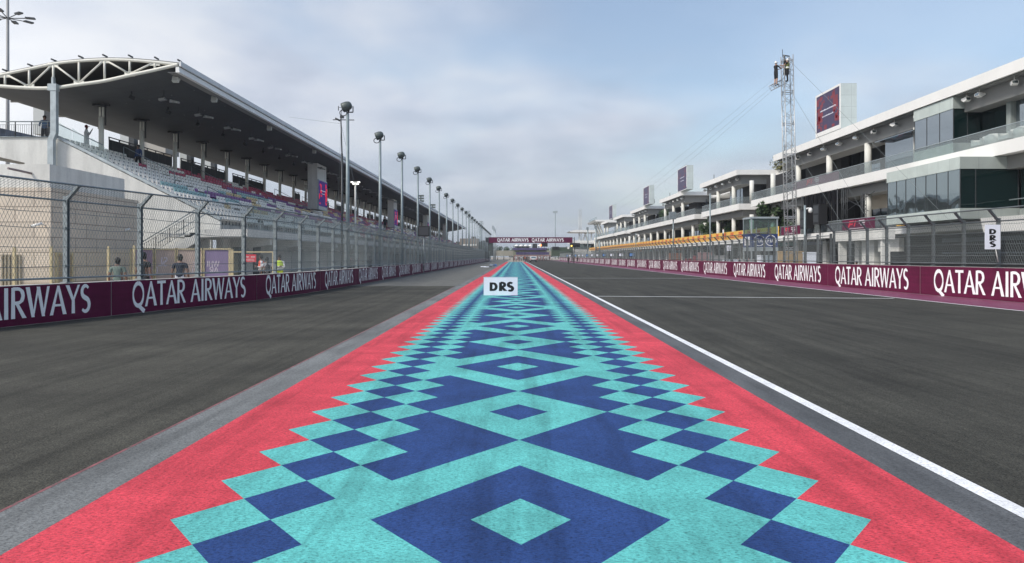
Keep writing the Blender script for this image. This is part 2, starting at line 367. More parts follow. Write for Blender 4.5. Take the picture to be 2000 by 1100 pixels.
def tag(o, label=None, cat=None, group=None, kind=None):
    if label: o['label'] = label
    if cat: o['category'] = cat
    if group: o['group'] = group
    if kind: o['kind'] = kind
    return o
def thing(name, label, cat, loc=(0, 0, 0), group=None, rz=0):
    o = bpy.data.objects.new(name, None); C.objects.link(o); o.location = loc; o.rotation_euler = (0, 0, rz)
    return tag(o, label, cat, group)
def part(root, name, mb, mats, local=False, parent=None, label=None):
    """mesh given in world coordinates (or in the root's own when local), parented to root or to a part of root"""
    if not mb.f: return None
    off = (0, 0, 0) if local else tuple(root.location)
    o = bpy.data.objects.new(name, mb.mesh(name, mats, off)); C.objects.link(o); o.parent = parent or root
    if label: o['label'] = label
    return o
def solo(name, mb, mats, label, cat, group=None, loc=(0, 0, 0)):
    o = bpy.data.objects.new(name, mb.mesh(name, mats, loc)); C.objects.link(o); o.location = loc
    return tag(o, label, cat, group)
def struct(name, mb, mats):
    o = bpy.data.objects.new(name, mb.mesh(name, mats)); C.objects.link(o); return tag(o, kind='structure')
def dup(root, loc, label=None, rz=None, group=None):
    r = root.copy(); C.objects.link(r); r.location = loc
    if rz is not None: r.rotation_euler = (0, 0, rz)
    if label: r['label'] = label
    if group: r['group'] = group
    for ch in list(root.children):
        c = ch.copy(); C.objects.link(c); c.parent = r
        for g in list(ch.children):
            g2 = g.copy(); C.objects.link(g2); g2.parent = c
    return r
ORD = ['first','second','third','fourth','fifth','sixth','seventh','eighth','ninth','tenth','eleventh','twelfth','thirteenth',
       'fourteenth','fifteenth','sixteenth','seventeenth','eighteenth','nineteenth','twentieth','twenty-first','twenty-second',
       'twenty-third','twenty-fourth','twenty-fifth','twenty-sixth','twenty-seventh','twenty-eighth','twenty-ninth','thirtieth']

# ---------------------------------------------------------------- lettering (flared strokes, cap height 1)
def arc(cx, cy, rx, ry, a0, a1, n=14):
    return [(cx + rx * math.cos(R(a0 + (a1 - a0) * i / n)), cy + ry * math.sin(R(a0 + (a1 - a0) * i / n))) for i in range(n + 1)]
def glyphs(t, kh=.72):
    """t = stem thickness; each glyph: (width, [ (points, widths) ])"""
    h = t / 2; th = t * kh
    def L(a, b, w0=t, w1=t): return ([a, b], [w0, w1])
    def CV(pts, w): return (pts, w)
    def ring(n, thin, thick): return [thin + (thick - thin) * abs(math.cos(2 * math.pi * i / n)) for i in range(n + 1)]
    G = {}
    G['Q'] = (.86, [CV(arc(.43, .5, .43 - h, .5 - th / 2, 90, 450, 28), ring(28, th * .8, t * 1.1)), L((.46, .05), (.86, -.20), t, t * 1.3)])
    G['A'] = (.76, [L((.03, 0), (.38, 1), t * 1.1, th * .85), L((.38, 1), (.72, 0), t * .85, t * 1.3), L((.17, .33), (.60, .33), th * .7, th * .7)])
    G['T'] = (.64, [L((.32, 0), (.32, .95), t * 1.25, t), L((0, .95), (.64, .95), th * 1.05, th * 1.05)])
    G['R'] = (.64, [L((h, 0), (h, 1), t * 1.2, t), CV([(h, .96)] + arc(.28, .73, .25, .23, 90, -90, 10) + [(h, .5)], [th] * 4 + [t * 1.05] * 5 + [th] * 4),
                    L((.24, .5), (.60, 0), t, t * 1.3)])
    G['I'] = (.30, [L((.15, 0), (.15, 1), t * 1.2, t * 1.1)])
    G['W'] = (1.08, [L((.03, 1), (.29, 0), t * 1.25, t), L((.29, 0), (.54, 1), th * .8, th * .9), L((.54, 1), (.79, 0), t * 1.1, t), L((.79, 0), (1.04, 1), th * .8, th * 1.2)])
    G['Y'] = (.68, [L((.03, 1), (.34, .45), t * 1.3, t), L((.65, 1), (.34, .45), th * 1.2, th), L((.34, .5), (.34, 0), t, t * 1.2)])
    sp = arc(.26, .745, .2, .21, 35, 250, 10) + arc(.25, .27, .22, .235, 75, -140, 12)
    n = len(sp); G['S'] = (.5, [CV(sp, [th * .9 + (t * 1.15 - th * .9) * math.sin(math.pi * i / (n - 1)) for i in range(n)])])
    G['D'] = (.74, [L((h, 0), (h, 1), t, t), CV([(h, 1 - th / 2)] + arc(.34, .5, .36 - h / 2, .5 - th / 2, 90, -90, 12) + [(h, th / 2)], [th] * 3 + [t] * 9 + [th] * 3)])
    G['F'] = (.56, [L((h, 0), (h, 1)), L((0, .93), (.55, .93), th, th), L((0, .52), (.46, .52), th, th)])
    G['H'] = (.68, [L((h, 0), (h, 1)), L((.68 - h, 0), (.68 - h, 1)), L((h, .5), (.68 - h, .5), th, th)])
    G['E'] = (.56, [L((h, 0), (h, 1)), L((0, .94), (.55, .94), th, th), L((0, .5), (.48, .5), th, th), L((0, .06), (.55, .06), th, th)])
    G['L'] = (.52, [L((h, 0), (h, 1)), L((0, .07), (.5, .07), th, th)])
    G['C'] = (.7, [CV(arc(.4, .5, .34, .44, 55, 305, 16), [th] * 3 + [t] * 11 + [th] * 3)])
    G['1'] = (.4, [L((.25, 0), (.25, 1)), L((.25, .95), (.03, .75), th, th)])
    G[' '] = (.34, [])
    return G
GQ = glyphs(.155); GB = glyphs(.27, .88); GM = glyphs(.17)
def draw_text(mb, txt, G, place, height, sx=1.0, track=.10, align=0, lift=.003):
    """place(u, v, d) -> world point; u along the text (metres), v up, d out of the surface"""
    tw = sum(G[c][0] for c in txt) + track * (len(txt) - 1)
    u0 = -tw / 2 * align; k = 0
    for c in txt:
        w, strokes = G[c]
        for pts, ws in strokes:
            k += 1; dd = lift + .0006 * (k % 4)
            n = len(pts); Ls = []; Rs = []
            for i, (x, y) in enumerate(pts):
                a = pts[max(0, i - 1)]; b = pts[min(n - 1, i + 1)]
                tx, ty = b[0] - a[0], b[1] - a[1]
                if i == n - 1 and pts[0] == pts[-1]: tx, ty = pts[1][0] - a[0], pts[1][1] - a[1]
                l = math.hypot(tx, ty) or 1; nx, ny = -ty / l, tx / l
                if abs(pts[0][1] - pts[-1][1]) > .3 and n == 2: nx, ny = (1, 0) if ny * 0 + nx >= 0 else (-1, 0)   # flat ends on baseline and cap line
                wv = ws[min(i, len(ws) - 1)] / 2
                Ls.append((x + nx * wv, y + ny * wv)); Rs.append((x - nx * wv, y - ny * wv))
            P = lambda q: place((u0 + q[0]) * height * sx, q[1] * height, dd)
            for i in range(n - 1):
                mb.quad(P(Ls[i]), P(Rs[i]), P(Rs[i + 1]), P(Ls[i + 1]))
        u0 += w + track
    return tw * height * sx

# ================================================================ GROUND
mb = MB(); mb.quad((-1500, -60, -.020), (1500, -60, -.020), (1500, 2600, -.020), (-1500, 2600, -.020)); struct('ground', mb, sand)
mb = MB(); mb.quad((-34, -20, -.012), (-8.5, -20, -.012), (-8.5, 330, -.012), (-34, 330, -.012)); struct('pavement', mb, concrete)
mb = MB(); mb.quad((16, -20, -.010), (34, -20, -.010), (34, 330, -.010), (16, 330, -.010)); struct('pit_lane', mb, asphalt)
mb = MB()
mb.quad((-16, -20, -.004), (-3.3, -20, -.004), (-3.3, 41.2, -.004), (-9.6, 41.2, -.004), (-9.6, 34, -.004), (-13.5, 12, -.004), (-16, 0, -.004))
struct('run_off_road', mb, asphalt_l)
mb = MB(); mb.quad((-9.6, 41.2, -.004), (-3.3, 41.2, -.004), (-3.3, 420, -.004), (-30, 420, -.004), (-30, 300, -.004), (-9.6, 270, -.004)); struct('worn_road', mb, asphalt_f)
mb = MB(); mb.quad((3.2, -20, -.004), (18.6, -20, -.004), (18.3, 330, -.004), (14, 420, -.004), (3.2, 420, -.004)); struct('race_track', mb, asphalt)
mb = MB(); mb.quad((-3.42, -8, 0), (-2.93, -8, 0), (-2.93, 330, 0), (-3.42, 330, 0)); struct('grey_paint_band', mb, greyband)
mb = MB(); mb.quad((2.93, -8, 0), (3.30, -8, 0), (3.30, 330, 0), (2.93, 330, 0)); struct('worn_paint_band', mb, greyband2)
mb = MB(); mb.quad((-3.45, -8, .001), (-3.42, -8, .001), (-3.42, 40, .001), (-3.45, 40, .001)); struct('thin_red_edge_line', mb, mat('faded_red_line', (0.22, 0.075, 0.08), .7, var=.5, scale=4, speck=.9, spscale=15, spcol=(.09, .085, .075)))
mb = MB(); mb.quad((3.29, -8, .004), (3.43, -8, .004), (3.43, 345, .004), (3.29, 345, .004)); struct('white_edge_line', mb, whitepaint)
mb = MB()
for (xa, ya), (xb, yb) in zip([(17.3, -8), (15.7, 23), (15.4, 45), (15.35, 100)], [(15.7, 23), (15.4, 45), (15.35, 100), (15.2, 320)]):
    mb.quad((xa, ya, .004), (xa + .12, ya, .004), (xb + .12, yb, .004), (xb, yb, .004))
struct('track_border_line', mb, whitepaint)
mb = MB(); mb.quad((17.42, -8, 0), (20.4, -8, 0), (18.2, 40, 0), (18.1, 300, 0), (15.32, 320, 0), (15.47, 100, 0), (15.52, 45, 0), (15.82, 23, 0)); struct('maroon_painted_apron', mb, maroonfl)
mb = MB(); mb.quad((3.43, 30.5, .002), (15.3, 28.9, .002), (15.3, 29.12, .002), (3.43, 30.72, .002)); struct('cross_track_line', mb, thinline)
mb = MB(); mb.quad((3.43, 56.2, .002), (15.3, 55.2, .002), (15.3, 55.42, .002), (3.43, 56.42, .002)); struct('second_cross_track_line', mb, thinline)

# painted geometric strip: lattice of diamonds, cell (i, j), i + j even
AX, AY, X0, Y0 = .3235, .402, .033, 4.63
DARKC = {0: {0: 0, 2: 1, 4: 0, 6: 0, 8: 1, 10: 0, 12: 0, 14: 1}, 1: {1: 1, 3: 0, 5: 1, 7: 0, 9: 0, 11: 1, 13: 0, 15: 1},
         2: {0: 1, 2: 0, 4: 1, 6: 1, 8: 0, 10: 1, 12: 1, 14: 0}, 3: {1: 0, 3: 1, 5: 1, 7: 1, 9: 1, 11: 1, 13: 1, 15: 0}}
mb = MB()
j0, j1 = -30, int((222 - Y0) / AY)
for j in range(j0, j1):
    for i in range(-6, 7):
        if (i + j) % 2: continue
        k = abs(i)
        m_ = 1 if k == 5 else 0 if k in (4, 6) else DARKC[k][j % 16]
        mb.mi = m_
        x, y = X0 + i * AX, Y0 + j * AY
        mb.quad((x - AX, y, 0), (x, y - AY, 0), (x + AX, y, 0), (x, y + AY, 0))
    # red beyond the stepped teal edge
    mb.mi = 2
    if j % 2 == 0:
        for s in (-1, 1):
            e = 2.93 * s; x = X0 + 6 * s * AX; tip = X0 + 7 * s * AX; y = Y0 + j * AY; n0 = X0 + 6 * s * AX
            q = [(tip, y, 0), (n0, y + AY, 0), (tip, y + 2 * AY, 0), (e, y + 2 * AY, 0), (e, y, 0)]
            mb.quad(*(q if s < 0 else reversed(q)))
struct('painted_strip', mb, [tealpaint, bluepaint, redpaint])

# ================================================================ BARRIERS
class Path:
    def __init__(s, pts):
        s.p = [Vector((a, b)) for a, b in pts]; s.c = [0]
        for a, b in zip(s.p, s.p[1:]): s.c.append(s.c[-1] + (b - a).length)
    def at(s, t):
        for i in range(len(s.c) - 1):
            if t <= s.c[i + 1] or i == len(s.c) - 2:
                d_ = (s.p[i + 1] - s.p[i]).normalized(); q = s.p[i] + d_ * (t - s.c[i]); return q, d_
    def s_of_y(s, y):
        for i in range(len(s.c) - 1):
            if y <= s.p[i + 1].y or i == len(s.c) - 2:
                return s.c[i] + (y - s.p[i].y) / (s.p[i + 1].y - s.p[i].y) * (s.c[i + 1] - s.c[i])
LP = Path([(-15.7, .2), (-12.23, 17), (-10.02, 27.7), (-9.62, 33), (-9.5, 42), (-9.5, 272)])
RP = Path([(20.0, 8), (18.6, 25.5), (18.15, 32), (18.1, 46), (18.0, 300)])

def barrier(name, path, side, H, s0, s1, first, pitch, tlen, th, zb, label, matb, matp):
    """side: +1 when the track lies at larger x.  banners with text, one per pitch, on the track face"""
    root = thing(name, label, 'barrier', (path.at(s0)[0].x, path.at(s0)[0].y, 0))
    w = MB(); n_ = 60; cuts = sorted(set([s0, s1] + [c for c in path.c if s0 < c < s1]))
    for a, b in zip(cuts, cuts[1:]):
        pa, d_ = path.at(a + 1e-5); pb, _ = path.at(b - 1e-5); nn = Vector((d_.y, -d_.x)) * side
        A, B = pa - nn * .35, pb - nn * .35
        w.quad((*pa, 0), (*pb, 0), (*pb, H), (*pa, H)); w.quad((*A, H), (*B, H), (*B, 0), (*A, 0)); w.quad((*pa, H), (*pb, H), (*B, H), (*A, H))
    pa, d_ = path.at(s0 + 1e-5); nn = Vector((d_.y, -d_.x)) * side
    w.quad((*pa, 0), (*(pa - nn * .35), 0), (*(pa - nn * .35), H), (*pa, H))
    part(root, 'concrete_wall', w, matb)
    k = 0; s = first
    while s > s0 + .5: s -= pitch
    while s < s1 - pitch:
        b = MB(); a0 = s - (pitch - tlen) / 2 + .012; a1 = a0 + pitch - .024
        cu = sorted(set([max(a0, s0), a1] + [c for c in path.c if a0 < c < a1]))
        for a, c in zip(cu, cu[1:]):
            pa, d_ = path.at(a + 1e-5); pb, _ = path.at(c - 1e-5); nn = Vector((d_.y, -d_.x)) * side
            A, B = pa + nn * .012, pb + nn * .012
            b.quad((*A, .015), (*B, .015), (*B, H - .012), (*A, H - .012))
            b.quad((*A, H - .012), (*B, H - .012), (*pb, H - .012), (*pa, H - .012))
        b.mi = 1
        def place(u, v, dd, s=s):
            t = s + (u if side > 0 else tlen - u)
            q, d_ = path.at(t); nn = Vector((d_.y, -d_.x)) * side; q = q + nn * (.012 + dd + (0.006 if side else 0))
            return (q.x, q.y, zb + v)
        tw = sum(GQ[c][0] for c in 'QATAR AIRWAYS') + .08 * 12
        draw_text(b, 'QATAR AIRWAYS', GQ, place, th, sx=tlen / (tw * th), track=.08, lift=.004)
        part(root, 'banner', b, [matp, lettering])
        s += pitch; k += 1
    return root
barrier('concrete_barrier', LP, 1, .99, LP.s_of_y(3), LP.s_of_y(268), LP.s_of_y(21.2), 7.45, 5.85, .755, .185,
        'low dark maroon airline advertising barrier along the left side below the grandstand', concr, maroon_l)
barrier('concrete_barrier', RP, -1, 1.275, RP.s_of_y(10), RP.s_of_y(298), RP.s_of_y(33.1), 9.42, 7.5, .95, .18,
        'taller maroon airline advertising pit wall along the right side of the track', concr, maroon)

# ================================================================ DEBRIS FENCES
def fence(name, path, side, zb, zt, tip_z, tip_off, s0, s1, pitch_fn, cables, label, off=.14, cell=.105, slope=.52, wr=.0044, arm=True, postw=.045, pm=None):
    pm = pm or galv
    p0 = path.at(s0)[0]; root = thing(name, label, 'fence', (p0.x, p0.y, zb))
    def pt(s, z, o=0):
        q, d_ = path.at(s); nn = Vector((d_.y, -d_.x)) * side; q = q + nn * (o - off); return Vector((q.x, q.y, z))
    ss = [s0]
    while ss[-1] + pitch_fn(ss[-1]) < s1: ss.append(ss[-1] + pitch_fn(ss[-1]))
    stuff = MB(); cnt = 0
    for s in ss:
        m = MB(); a = pt(s, zb); q, d_ = path.at(s); d3 = Vector((d_.x, d_.y, 0)); n3 = Vector((d_.y, -d_.x, 0)) * side
        mt = Matrix((n3, d3, Vector((0, 0, 1)))).transposed()
        H_ = (zt - zb) / 2
        for k in (-1, 1): m.cbox(a + Vector((0, 0, H_)) + d3 * (k * postw * .9), (postw * 1.5, .006, H_), mt)
        m.cbox(a + Vector((0, 0, H_)) - n3 * (postw * 1.4), (.006, postw * .9, H_), mt)
        m.cbox(a + Vector((0, 0, .012)), (postw * 2.4, postw * 2.2, .012), mt)
        if arm:
            t = pt(s, tip_z, tip_off); v = (t - pt(s, zt - .12)); c = pt(s, zt - .12) + v / 2
            vx = v.normalized(); mt2 = Matrix((vx, d3, vx.cross(d3))).transposed()
            m.cbox(c, (v.length / 2, .05, .035), mt2)
        for zc in cables[::2]: m.cbox(pt(s, zc) + d3 * .0, (.03, .07, .03), mt)
        cnt += 1
        if cnt <= 95: part(root, 'post', m, pm)
        else: stuff._add(m.v, m.f)
    if stuff.f: part(root, 'far_posts', stuff, pm)['kind'] = 'stuff'
    def rail(nm, z, o, r, n=6, sag=0):
        m = MB()
        for a, b in zip(ss, ss[1:]):
            if sag:
                c = pt((a + b) / 2, z - sag * random.uniform(.3, 1.2), o); m.tube(pt(a, z, o), c, r, n, caps=False); m.tube(c, pt(b, z, o), r, n, caps=False)
            else: m.tube(pt(a, z, o), pt(b, z, o), r, n, caps=False)
        part(root, nm, m, pm if r > .012 else wirem)
    if arm: rail('top_rail', tip_z, tip_off, .028)
    rail('upper_rail', zt - .12, 0, .026)
    rail('bottom_rail', zb + .13, .06, .028)
    for zc in cables: rail('cable', zc, .05, .010, 4, sag=.035)
    # diamond wire mesh
    m = MB(); z0m, z1m = zb + .13, zt - .1; Hm = z1m - z0m; s = ss[0]
    def wire(a, b, r):
        dd = (b - a).normalized(); u = Vector((0, 0, 1)).cross(dd).normalized() * r; w = dd.cross(u).normalized() * r
        n = len(m.v); m.v += [tuple(a + u), tuple(a - u * .5 + w * .87), tuple(a - u * .5 - w * .87), tuple(b + u), tuple(b - u * .5 + w * .87), tuple(b - u * .5 - w * .87)]
        for f in ((0, 1, 4, 3), (1, 2, 5, 4), (2, 0, 3, 5)): m.f.append(tuple(n + k for k in f)); m.m.append(0); m.sm.append(False)
    end = ss[-1]; dl = Hm * slope
    while s < end:
        yy = path.at(s)[0].y; k = 1 if yy < 60 else 2 if yy < 110 else 4; wq = wr * (k if yy < 60 else k * .62)
        for sg in (-1, 1):
            a, b = (s, s + dl) if sg > 0 else (s + dl, s)
            if max(a, b) <= end: wire(pt(a, z0m, .04), pt(b, z1m, .04), wq)
            if arm and yy < 160:
                dl2 = .35
                a, b = (s, s + dl2) if sg > 0 else (s + dl2, s)
                if max(a, b) <= end: wire(pt(a, zt - .1, .04), pt(b, tip_z, tip_off), wq)
        s += cell * k
    part(root, 'wire_mesh', m, wirem)
    return root
fence('debris_fence', LP, 1, 1.0, 3.30, 3.58, .40, LP.s_of_y(16.35), LP.s_of_y(267), lambda s: 2.74 if LP.at(s)[0].y < 200 else 5.5,
      [1.45, 1.95, 2.45, 2.85], 'tall left-hand diamond mesh debris fence with kinked steel posts above the dark barrier')
YG = 45.0
fence('debris_fence', RP, -1, 1.28, 3.18, 3.52, .40, RP.s_of_y(12.2), RP.s_of_y(YG - 3.6), lambda s: 1.93, [1.75, 2.2, 2.65, 2.95],
      'near right-hand debris fence on the pit wall with closely set kinked posts', cell=.12, wr=.0032, postw=.042, pm=galv_d)
fence('debris_fence', RP, -1, 1.28, 3.02, 3.02, 0, RP.s_of_y(YG - 3.5), RP.s_of_y(YG + 5.5), lambda s: 1.8, [1.9, 2.5],
      'straight-posted fence gate section without kinked arms beside the lattice tower', cell=.12, wr=.003, arm=False, postw=.04, pm=galv_d)
fence('debris_fence', RP, -1, 1.28, 3.05, 3.42, .42, RP.s_of_y(YG + 5.6), RP.s_of_y(296), lambda s: 1.95 if RP.at(s)[0].y < 170 else 4.2,
      [1.75, 2.3, 2.75], 'far right-hand debris fence running along the pit wall into the distance', cell=.14, wr=.004, pm=galv_d)

# ================================================================ DRS BOARDS
def text_plane(origin, ux, uz, nrm):
    o, a, b, n = Vector(origin), Vector(ux), Vector(uz), Vector(nrm)
    return lambda u, v, dd: tuple(o + a * u + b * v + n * dd)
YB = 2380 / 76
r_ = thing('marker_board', 'wide white board with black letters DRS standing on the painted strip', 'sign', (PX(977.5, YB), YB, 0))
m = MB(); xa, xb = PX(945, YB), PX(1010.5, YB)
m.box(xa, xb, YB, YB + .025, .02, .78); m.mi = 1
for (a, b, c, e) in ((xa - .012, xb + .012, .78, .80), (xa - .012, xb + .012, .0, .02), (xa - .012, xa, .02, .78), (xb, xb + .012, .02, .78)): m.box(a, b, YB - .004, YB + .03, c, e)
m.mi = 2
draw_text(m, 'DRS', GB, text_plane((PX(979, YB), YB, .19), (1, 0, 0), (0, 0, 1), (0, -1, 0)), .375, sx=1.22, track=.17, align=1)
part(r_, 'board', m, [boardwh, mat('board_edge', (.6, .63, .68), .4), glyphblk])
for x in (xa + .25, xb - .25):
    m = MB(); m.tube((x, YB + .03, .62), (x, YB + .42, .01), .014); m.tube((x, YB + .03, .05), (x, YB + .42, .01), .010); part(r_, 'prop', m, galv)
YD = 27.0
r_ = thing('marker_board', 'upright white board with stacked black letters DRS fixed to the right fence', 'sign', (PX(1939, YD), YD, PZ(487, YD)))
m = MB(); m.box(PX(1924, YD), PX(1954, YD), YD, YD + .02, PZ(487, YD), PZ(439, YD)); m.mi = 1
hh = .225
for ch, yy in (('D', 458), ('R', 470.5), ('S', 482.5)):
    m.mi = 1
    draw_text(m, ch, GB, text_plane((PX(1938.5, YD), YD, PZ(yy - .5, YD)), (1, 0, 0), (0, 0, 1), (0, -1, 0)), .195, sx=1.75, align=1)
part(r_, 'board', m, [boardwh, glyphblk])
m = MB(); m.tube((PX(1945, YD), YD + .01, PZ(487, YD)), (PX(1949, YD), YD - .02, PZ(512, YD)), .016); part(r_, 'strap', m, mat('strap_grey', (.5, .5, .48), .8))

# ================================================================ PIT BUILDING
XF = 30.2
pit = thing('pit_building', 'long white three storey pit building with glass terraces and overhanging flat roofs on the right', 'building', (32, 25, 0))
ROOFS = [(14, 84), (98, 117.5), (131, 150.5), (168, 189), (203, 222), (236, 254)]
SLAB2 = [(14, 92), (97, 116.5), (121, 194), (198.5, 219.5), (223, 276)]
for i, (a, b) in enumerate(ROOFS):
    m = MB()
    m.prism_y([(XF, 12.82), (XF, 13.55), (52, 13.55), (52, 12.9), (XF + .35, 12.9)], a, b)
    rr = part(pit, 'roof', m, white)
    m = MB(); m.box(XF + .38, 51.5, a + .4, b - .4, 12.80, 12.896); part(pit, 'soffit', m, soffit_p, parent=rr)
    m = MB(); m.box(31.15, 33, a + .9, b - .9, 11.7, 12.79)
    m.box(33, 51, a + .9, a + 1.3, 11.7, 12.79)
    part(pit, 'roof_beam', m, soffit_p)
for a, b in zip(ROOFS, ROOFS[1:]):     # set-back roofs over the gaps
    m = MB(); m.box(35.5, 52, a[1] + .01, b[0] - .01, 12.3, 12.9); part(pit, 'roof', m, white)
for i, (a, b) in enumerate(SLAB2):
    m = MB(); m.prism_y([(XF, 8.03), (XF, 8.85), (52, 8.85), (52, 8.1), (XF + .25, 8.05)], a, b)
    part(pit, 'floor_slab', m, white)
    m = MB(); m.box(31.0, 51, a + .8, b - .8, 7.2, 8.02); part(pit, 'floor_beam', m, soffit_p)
    m = MB(); m.box(XF + .06, XF + .085, a + .1, b - .1, 8.87, 9.78)
    m.box(XF + .08, 36, a + .08, a + .105, 8.87, 9.78)
    part(pit, 'glass_balustrade', m, balglass)
    m = MB(); m.box(XF + .05, XF + .10, a + .1, b - .1, 9.78, 9.82); part(pit, 'handrail', m, galv_l)
for a, b in zip(SLAB2, SLAB2[1:]):
    m = MB(); m.box(34, 52, a[1] + .01, b[0] - .01, 8.15, 8.75); part(pit, 'floor_slab', m, white)
m = MB(); m.prism_y([(29.7, 3.45), (29.7, 4.0), (52, 4.05), (52, 3.4), (30.2, 3.4)], 14, 292); part(pit, 'floor_slab', m, white)
m = MB(); m.prism_y([(28.2, 3.15), (28.0, 4.0), (29.69, 4.04), (29.69, 3.2)], 14, 43.2); part(pit, 'canopy', m, white)
# first floor rail: glass near, then advertising banners
m = MB(); m.box(29.9, 29.92, 54.2, 81, 4.06, 5.0); part(pit, 'glass_balustrade', m, balglass)
m = MB(); m.box(29.88, 29.94, 54.2, 81, 5.0, 5.04); part(pit, 'handrail', m, galv_l)
def fbanner(y0, y1, logo, m_, z0=4.08, z1=4.98, x=29.86, tx=True):
    m = MB(); m.box(x, x + .025, y0, y1, z0, z1)
    if tx:
        m.mi = 1; pl = text_plane((x, (y0 + y1) / 2 + 1.7, z0 + .32), (0, -1, 0), (0, 0, 1), (-1, 0, 0))
        # slanted red mark, then small white two-line word block
        for (u0, u1, v0, v1) in ((0, .85, .28, .45), (.1, .7, .08, .22)):
            m.quad(pl(u0, v0, .003), pl(u1, v0, .003), pl(u1 + .14, v1, .003), pl(u0 + .14, v1, .003))
        m.quad(pl(-.18, -.1, .0032), pl(.12, -.1, .0032), pl(.38, .28, .0032), pl(.1, .28, .0032))
        m.quad(pl(.95, -.06, .0032), pl(1.15, -.06, .0032), pl(1.4, .45, .0032), pl(1.2, .45, .0032))
        m.mi = 2
        for k, (u0, u1) in enumerate(((1.9, 2.9), (1.9, 3.0), (2.2, 2.9))):
            v = .34 - k * .18; m.quad(pl(u0, v, .003), pl(u1, v, .003), pl(u1, v + .11, .003), pl(u0, v + .11, .003))
        m.quad(pl(.1, -.26, .003), pl(2.9, -.26, .003), pl(2.9, -.20, .003), pl(.1, -.20, .003))
    return part(pit, 'banner', m, [m_, redsign, mat('dim_white', (.55, .5, .52), .6)])
fbanner(59.6, 65.5, 1, maroon)
fbanner(75.2, 80.6, 1, maroon)
m = MB(); m.box(29.86, 29.885, 54.3, 56.2, 4.08, 5.15); m.mi = 1
pl = text_plane((29.86, 55.2, 4.2), (0, -1, 0), (0, 0, 1), (-1, 0, 0))
m.quad(pl(-.6, 0, .003), pl(.8, 0, .003), pl(.9, .5, .003), pl(-.5, .3, .003)); part(pit, 'banner', m, [orange, bred])
fb = MB(); fb.box(29.86, 29.885, 81.3, 290, 4.02, 5.12)
part(pit, 'advertising_band', fb, orange)
y = 84.5; kk = 0
while y < 286:                      # red word blocks repeated along the yellow band
    m = MB(); step = 3.6
    pl = text_plane((29.858, y, 4.2), (0, -1, 0), (0, 0, 1), (-1, 0, 0))
    draw_text(m, 'DHL', GB, (lambda u, v, dd, pl=pl: pl(u + .25 * v, v + .30, dd)), .50, sx=1.45, track=.08, align=1)
    m.quad(pl(-1.0, .06, .003), pl(1.0, .06, .003), pl(1.0, .2, .003), pl(-1.0, .2, .003))
    part(pit, 'logo', m, bred); y += step; kk += 1
# upper terrace banner behind the glass
fbanner(67.2, 78.5, 1, mat('maroon_banner_faded', (.20, .06, .10), .6), 8.9, 9.72, XF + .10)
# columns
y = 48.0; cols = []
for k in range(32):
    yy = 48.0 + 7.83 * k
    if yy > 285: break
    for lv, (z0, z1) in enumerate(((8.86, 11.75), (4.06, 7.25))):
        if lv == 0 and not any(a < yy < b for a, b in ROOFS + [(84, 97)]): continue
        if lv == 0 and yy < 55: continue
        if lv == 1 and yy < 57: continue
        m = MB(); m.tube((31.3, yy, z0), (31.3, yy, z1), .29, 14); part(pit, 'column', m, column_m)
        if yy > 80 and lv == 0:
            pass
# glazed walls set back behind the terraces, panes divided by mullions
for (x, y0, y1, z0, z1, mt) in ((35, 55, 84, 8.86, 12.78, glassmid), (35, 98, 117, 8.86, 12.3, glassmid), (35, 131, 254, 8.86, 12.2, glassmid),
                               (34.5, 56, 84, 4.06, 8.02, glassteal), (35, 84, 288, 4.06, 8.02, glassmid)):
    m = MB(); m.quad((x, y1, z0), (x, y0, z0), (x, y0, z1), (x, y1, z1)); part(pit, 'glazing', m, mt)
    m = MB(); yy = y0
    while yy < min(y1, 200): m.box(x - .05, x + .01, yy, yy + .06, z0, z1); yy += 1.95
    m.box(x - .045, x - .002, y0, y1, z0 + 1.35, z0 + 1.41); part(pit, 'mullions', m, darksteel)
# near-black boxes between the terrace glass, open-bay shade put into their colour
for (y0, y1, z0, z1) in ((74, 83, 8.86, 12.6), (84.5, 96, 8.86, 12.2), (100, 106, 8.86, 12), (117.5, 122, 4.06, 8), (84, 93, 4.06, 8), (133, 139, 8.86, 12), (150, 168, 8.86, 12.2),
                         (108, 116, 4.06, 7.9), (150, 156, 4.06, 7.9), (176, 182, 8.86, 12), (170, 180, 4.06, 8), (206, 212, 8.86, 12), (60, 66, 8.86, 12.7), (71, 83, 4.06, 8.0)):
    m = MB(); m.box(33.6, 34.4, y0, y1, z0, z1); part(pit, 'bay_shade', m, dark)
# inner partition returns that face the camera
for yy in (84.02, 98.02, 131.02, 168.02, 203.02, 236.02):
    m = MB(); m.box(36, 51, yy + 1.5, yy + 1.8, 8.86, 12.6); part(pit, 'end_wall', m, dark)
